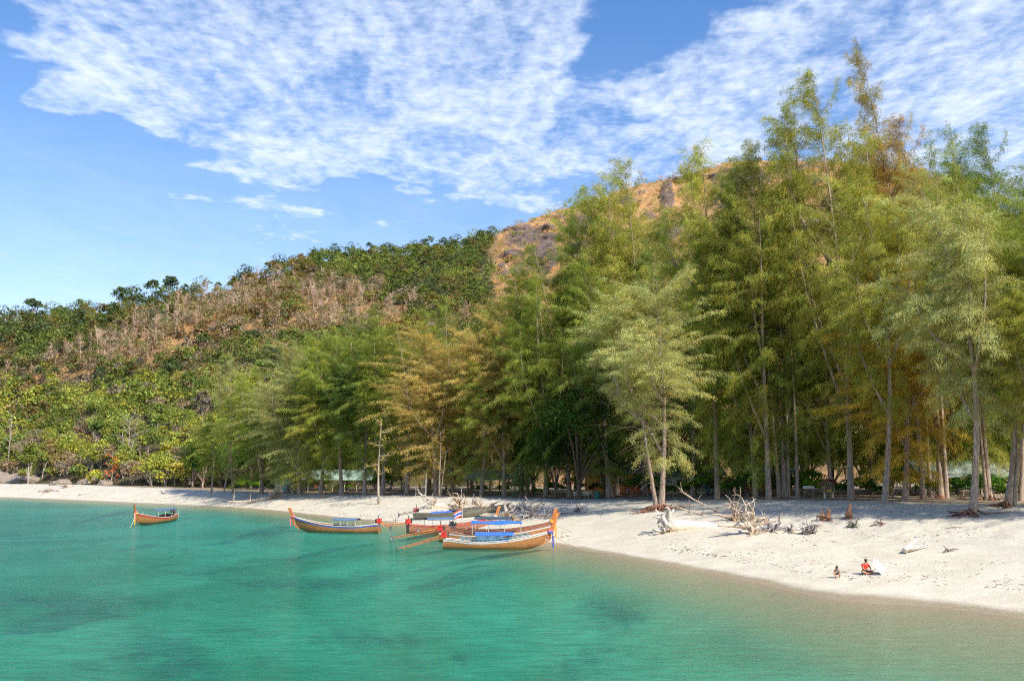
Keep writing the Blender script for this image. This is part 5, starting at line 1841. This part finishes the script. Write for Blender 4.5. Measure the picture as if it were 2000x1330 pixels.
for sg, s_ in ((-1, 'L'), (1, 'R')):
    n2['sh' + s_] = (-.03 + sg * .19, -.10, .55, .082)
    n2['el' + s_] = (-.03 + sg * .255, -.20, .41, .066)
    e2 += [('chest', 'sh' + s_), ('sh' + s_, 'el' + s_)]
skin_body('shirt', n2, e2, P_SHIRT, e)
n3 = {'hip': (0, .01, .13, .15)}
e3 = []
for sg, s_ in ((-1, 'L'), (1, 'R')):
    n3['th' + s_] = (sg * .2, -.12, .145, .105)
    n3['kn' + s_] = (sg * .36, -.23, .16, .085)
    e3 += [('hip', 'th' + s_), ('th' + s_, 'kn' + s_)]
skin_body('shorts', n3, e3, P_SHORT, e)
head_parts(e, (-.05, -.22, .76), 1.0, True, face=(0, -.85, -.5))

# child squatting
g = on_beach(1636, 1128)
e = empty('person', g, R(-25))
tag(e, 'child in a pale blue top squatting at the water side with arms reaching down', 'person')
n_ = {'hip': (0, .10, .22, .10), 'chest': (0, -.06, .42, .095), 'neck': (0, -.14, .50, .042), 'head': (0, -.20, .56, .080), 'head2': (0, -.22, .50, .062)}
e_ = [('hip', 'chest'), ('chest', 'neck'), ('neck', 'head'), ('head', 'head2')]
for sg, s_ in ((-1, 'L'), (1, 'R')):
    n_['sh' + s_] = (sg * .13, -.08, .43, .048)
    n_['el' + s_] = (sg * .16, -.22, .28, .032)
    n_['wrist' + s_] = (sg * .07, -.33, .13, .024)
    n_['knee' + s_] = (sg * .14, -.16, .34, .055)
    n_['ank' + s_] = (sg * .12, .02, .06, .034)
    n_['toe' + s_] = (sg * .13, -.12, .03, .026)
    e_ += [('chest', 'sh' + s_), ('sh' + s_, 'el' + s_), ('el' + s_, 'wrist' + s_), ('hip', 'knee' + s_), ('knee' + s_, 'ank' + s_), ('ank' + s_, 'toe' + s_)]
    with_hands(n_, e_, s_, n_['wrist' + s_][:3], (-sg * .3, -.4, -.6), .8)
skin_body('body', n_, e_, SKIN, e)
skin_body('top', {'chest': (0, -.05, .41, .118), 'mid': (0, .02, .32, .118), 'shL': (-.13, -.08, .43, .062), 'shR': (.13, -.08, .43, .062)}, [('chest', 'mid'), ('chest', 'shL'), ('chest', 'shR')],
          plain('pale_blue_cloth', (.30, .58, .68), .9, .1, 6), e)
skin_body('shorts', {'hip': (0, .10, .22, .125), 'kL': (-.10, -.04, .30, .082), 'kR': (.10, -.04, .30, .082)}, [('hip', 'kL'), ('hip', 'kR')], P_SHORT, e)
head_parts(e, (0, -.20, .56), .9, True, face=(0, -.7, -.6))


def standing(px, Y, label, shirt, pants, rz, s=1.0, sit=False):
    e = empty('person', ground(px, Y), rz)
    e.scale = (s, s, s)
    tag(e, label, 'person', 'people in the shade of the grove')
    hz = .45 if sit else .92
    n_ = {'hip': (0, 0, hz, .13), 'chest': (0, 0, hz + .38, .13), 'neck': (0, 0, hz + .56, .05), 'head': (0, -.02, hz + .70, .085)}
    e_ = [('hip', 'chest'), ('chest', 'neck'), ('neck', 'head')]
    for sg, s_ in ((-1, 'L'), (1, 'R')):
        n_['sh' + s_] = (sg * .18, 0, hz + .46, .055)
        n_['el' + s_] = (sg * .24, .02, hz + .20, .040)
        n_['wrist' + s_] = (sg * .24, -.10, hz - .02, .028)
        n_['knee' + s_] = (sg * .10, -.40 if sit else -.03, .46, .065)
        n_['ank' + s_] = (sg * .11, -.42 if sit else .02, .07, .04)
        n_['toe' + s_] = (sg * .12, -.60 if sit else -.16, .03, .03)
        e_ += [('chest', 'sh' + s_), ('sh' + s_, 'el' + s_), ('el' + s_, 'wrist' + s_), ('hip', 'knee' + s_), ('knee' + s_, 'ank' + s_), ('ank' + s_, 'toe' + s_)]
        with_hands(n_, e_, s_, n_['wrist' + s_][:3], (0, -.2, -1))
    skin_body('body', n_, e_, SKIN, e, 1)
    n2 = {'chest': (0, 0, hz + .38, .155), 'hip': (0, 0, hz + .04, .15), 'shL': (-.18, 0, hz + .45, .072), 'shR': (.18, 0, hz + .45, .072), 'eL': (-.23, .01, hz + .27, .058), 'eR': (.23, .01, hz + .27, .058)}
    skin_body('shirt', n2, [('chest', 'hip'), ('chest', 'shL'), ('chest', 'shR'), ('shL', 'eL'), ('shR', 'eR')], shirt, e, 1)
    n3 = {'hip': (0, 0, hz, .145)}
    e3 = []
    for sg, s_ in ((-1, 'L'), (1, 'R')):
        n3['k' + s_] = (sg * .10, -.40 if sit else -.03, .46, .085)
        e3.append(('hip', 'k' + s_))
    skin_body('shorts', n3, e3, pants, e, 1)
    head_parts(e, (0, -.02, hz + .70), 1.0, True)


standing(563, 173, 'person in blue beside the small white wash house', P_BLUE, P_SHORT, .3)
standing(616, 172, 'person in a red shirt left of the long restaurant', P_RED, P_SHORT, -.4)
standing(637, 171, 'person in a pale top under the restaurant roof', P_WHITE, P_BLUE, .8)
standing(734, 160, 'person in dark blue standing behind the pale sapling trunk', P_BLUE, P_SHORT, 0)
standing(763, 156, 'person in a white shirt with a bucket-coloured skirt right of the pale sapling', P_WHITE, P_TEAL, 0)
standing(790, 152, 'person in a blue top in the shade left of the beach bed', P_TEAL, P_SHORT, .5)
standing(1226, 124, 'person in blue sitting in the shade behind the left trunk of the silvery casuarina', P_BLUE, P_SHORT, 1.0, 1, True)
standing(1240, 125, 'person in red sitting next to the one in blue', P_RED, P_SHORT, -.8, 1, True)
standing(1255, 126, 'person in a white top sitting third in the row behind the silvery casuarina', P_WHITE, P_BLUE, .2, 1, True)

# ------------------------------------------------------------------ umbrella lying open on its side
g = on_beach(1714, 1121)
e = empty('umbrella', g + Vector((.1, 0, .38)))
e.rotation_euler = Vector((.72, -.50, .50)).to_track_quat('Z', 'Y').to_euler()
tag(e, 'open white umbrella tipped on its side behind the person in red', 'umbrella')
U_ = plain('white_umbrella_cloth', (.86, .86, .86), .7, .04, 4)
for k in range(8):
    a0, a1 = k * PI / 4, (k + 1) * PI / 4
    m_ = MB()
    def up_(u, v, a0=a0, a1=a1, o=0.0):
        a = a0 + (a1 - a0) * v
        r_ = .55 * u * (1 - .07 * math.sin(v * PI) * u)
        return (r_ * math.cos(a), r_ * math.sin(a), .24 * (1 - u * u) - o)
    m_.grid(up_, 5, 4)
    m_.grid(lambda u, v: up_(u, 1 - v, o=.008), 5, 4)
    m_.build('panel', U_, e, True)
    m_ = MB()
    m_.tube([(.55 * u * math.cos(a0), .55 * u * math.sin(a0), .24 * (1 - u * u) - .02) for u in (0, .3, .6, 1)], .006, 4)
    m_.build('rib', P_STEEL, e)
m_ = MB(); m_.tube([(0, 0, .32), (0, 0, -.5)], .012, 6); m_.tube([(0, 0, -.5), (0, .03, -.56), (0, .08, -.54)], .016, 6); m_.build('handle', P_BLACK, e)

# ------------------------------------------------------------------ litter of twigs, cones and weed on the sand (too many and small to count)
rng = np.random.default_rng(77)
vs, fs, tn = [], [], []
m_ = MB()
for k in range(2600):
    px = rng.uniform(20, 2050)
    t = ray(px, 930)[0]
    a, b, c = (float(smooth_interp(t, TX, q)) for q in (DW, DM, DT))
    v = rng.choice([rng.normal(.35, .04), rng.uniform(.4, 1.0), rng.uniform(1.0, 1.9), rng.uniform(1.0, 1.9)])
    Y = a + (b - a) * v if v < 1 else b + (c - b) * (v - 1)
    if fbm(t * Y / 5, Y / 5, 2, 31) < .48: continue
    z = float(land(np.array(t), np.array(Y)))
    L = rng.uniform(.03, .14) if rng.uniform() < .93 else rng.uniform(.2, .5)
    an = rng.uniform(0, PI)
    d = Vector((math.cos(an), math.sin(an), rng.uniform(-.05, .15))) * L
    p = Vector((t * Y, Y, z + .02))
    w = rng.uniform(.01, .028)
    if Y < 66: L, w = L * .5, w * .6
    m_.tube([p - d, p + d * .3 + Vector((0, 0, .02)), p + d], [w, w * .9, w * .4], 4)
tag(m_.build('beach_litter', bark_mat('litter_twigs', (.22, .16, .11))), 'twigs, cones and dry weed strewn over the sand', kind='stuff')

#print('TRIS', sum(len(o.data.polygons) * 2 for o in bpy.data.objects if o.type == 'MESH' and o.data.users < 2), sum(len(m.polygons) for m in bpy.data.meshes))
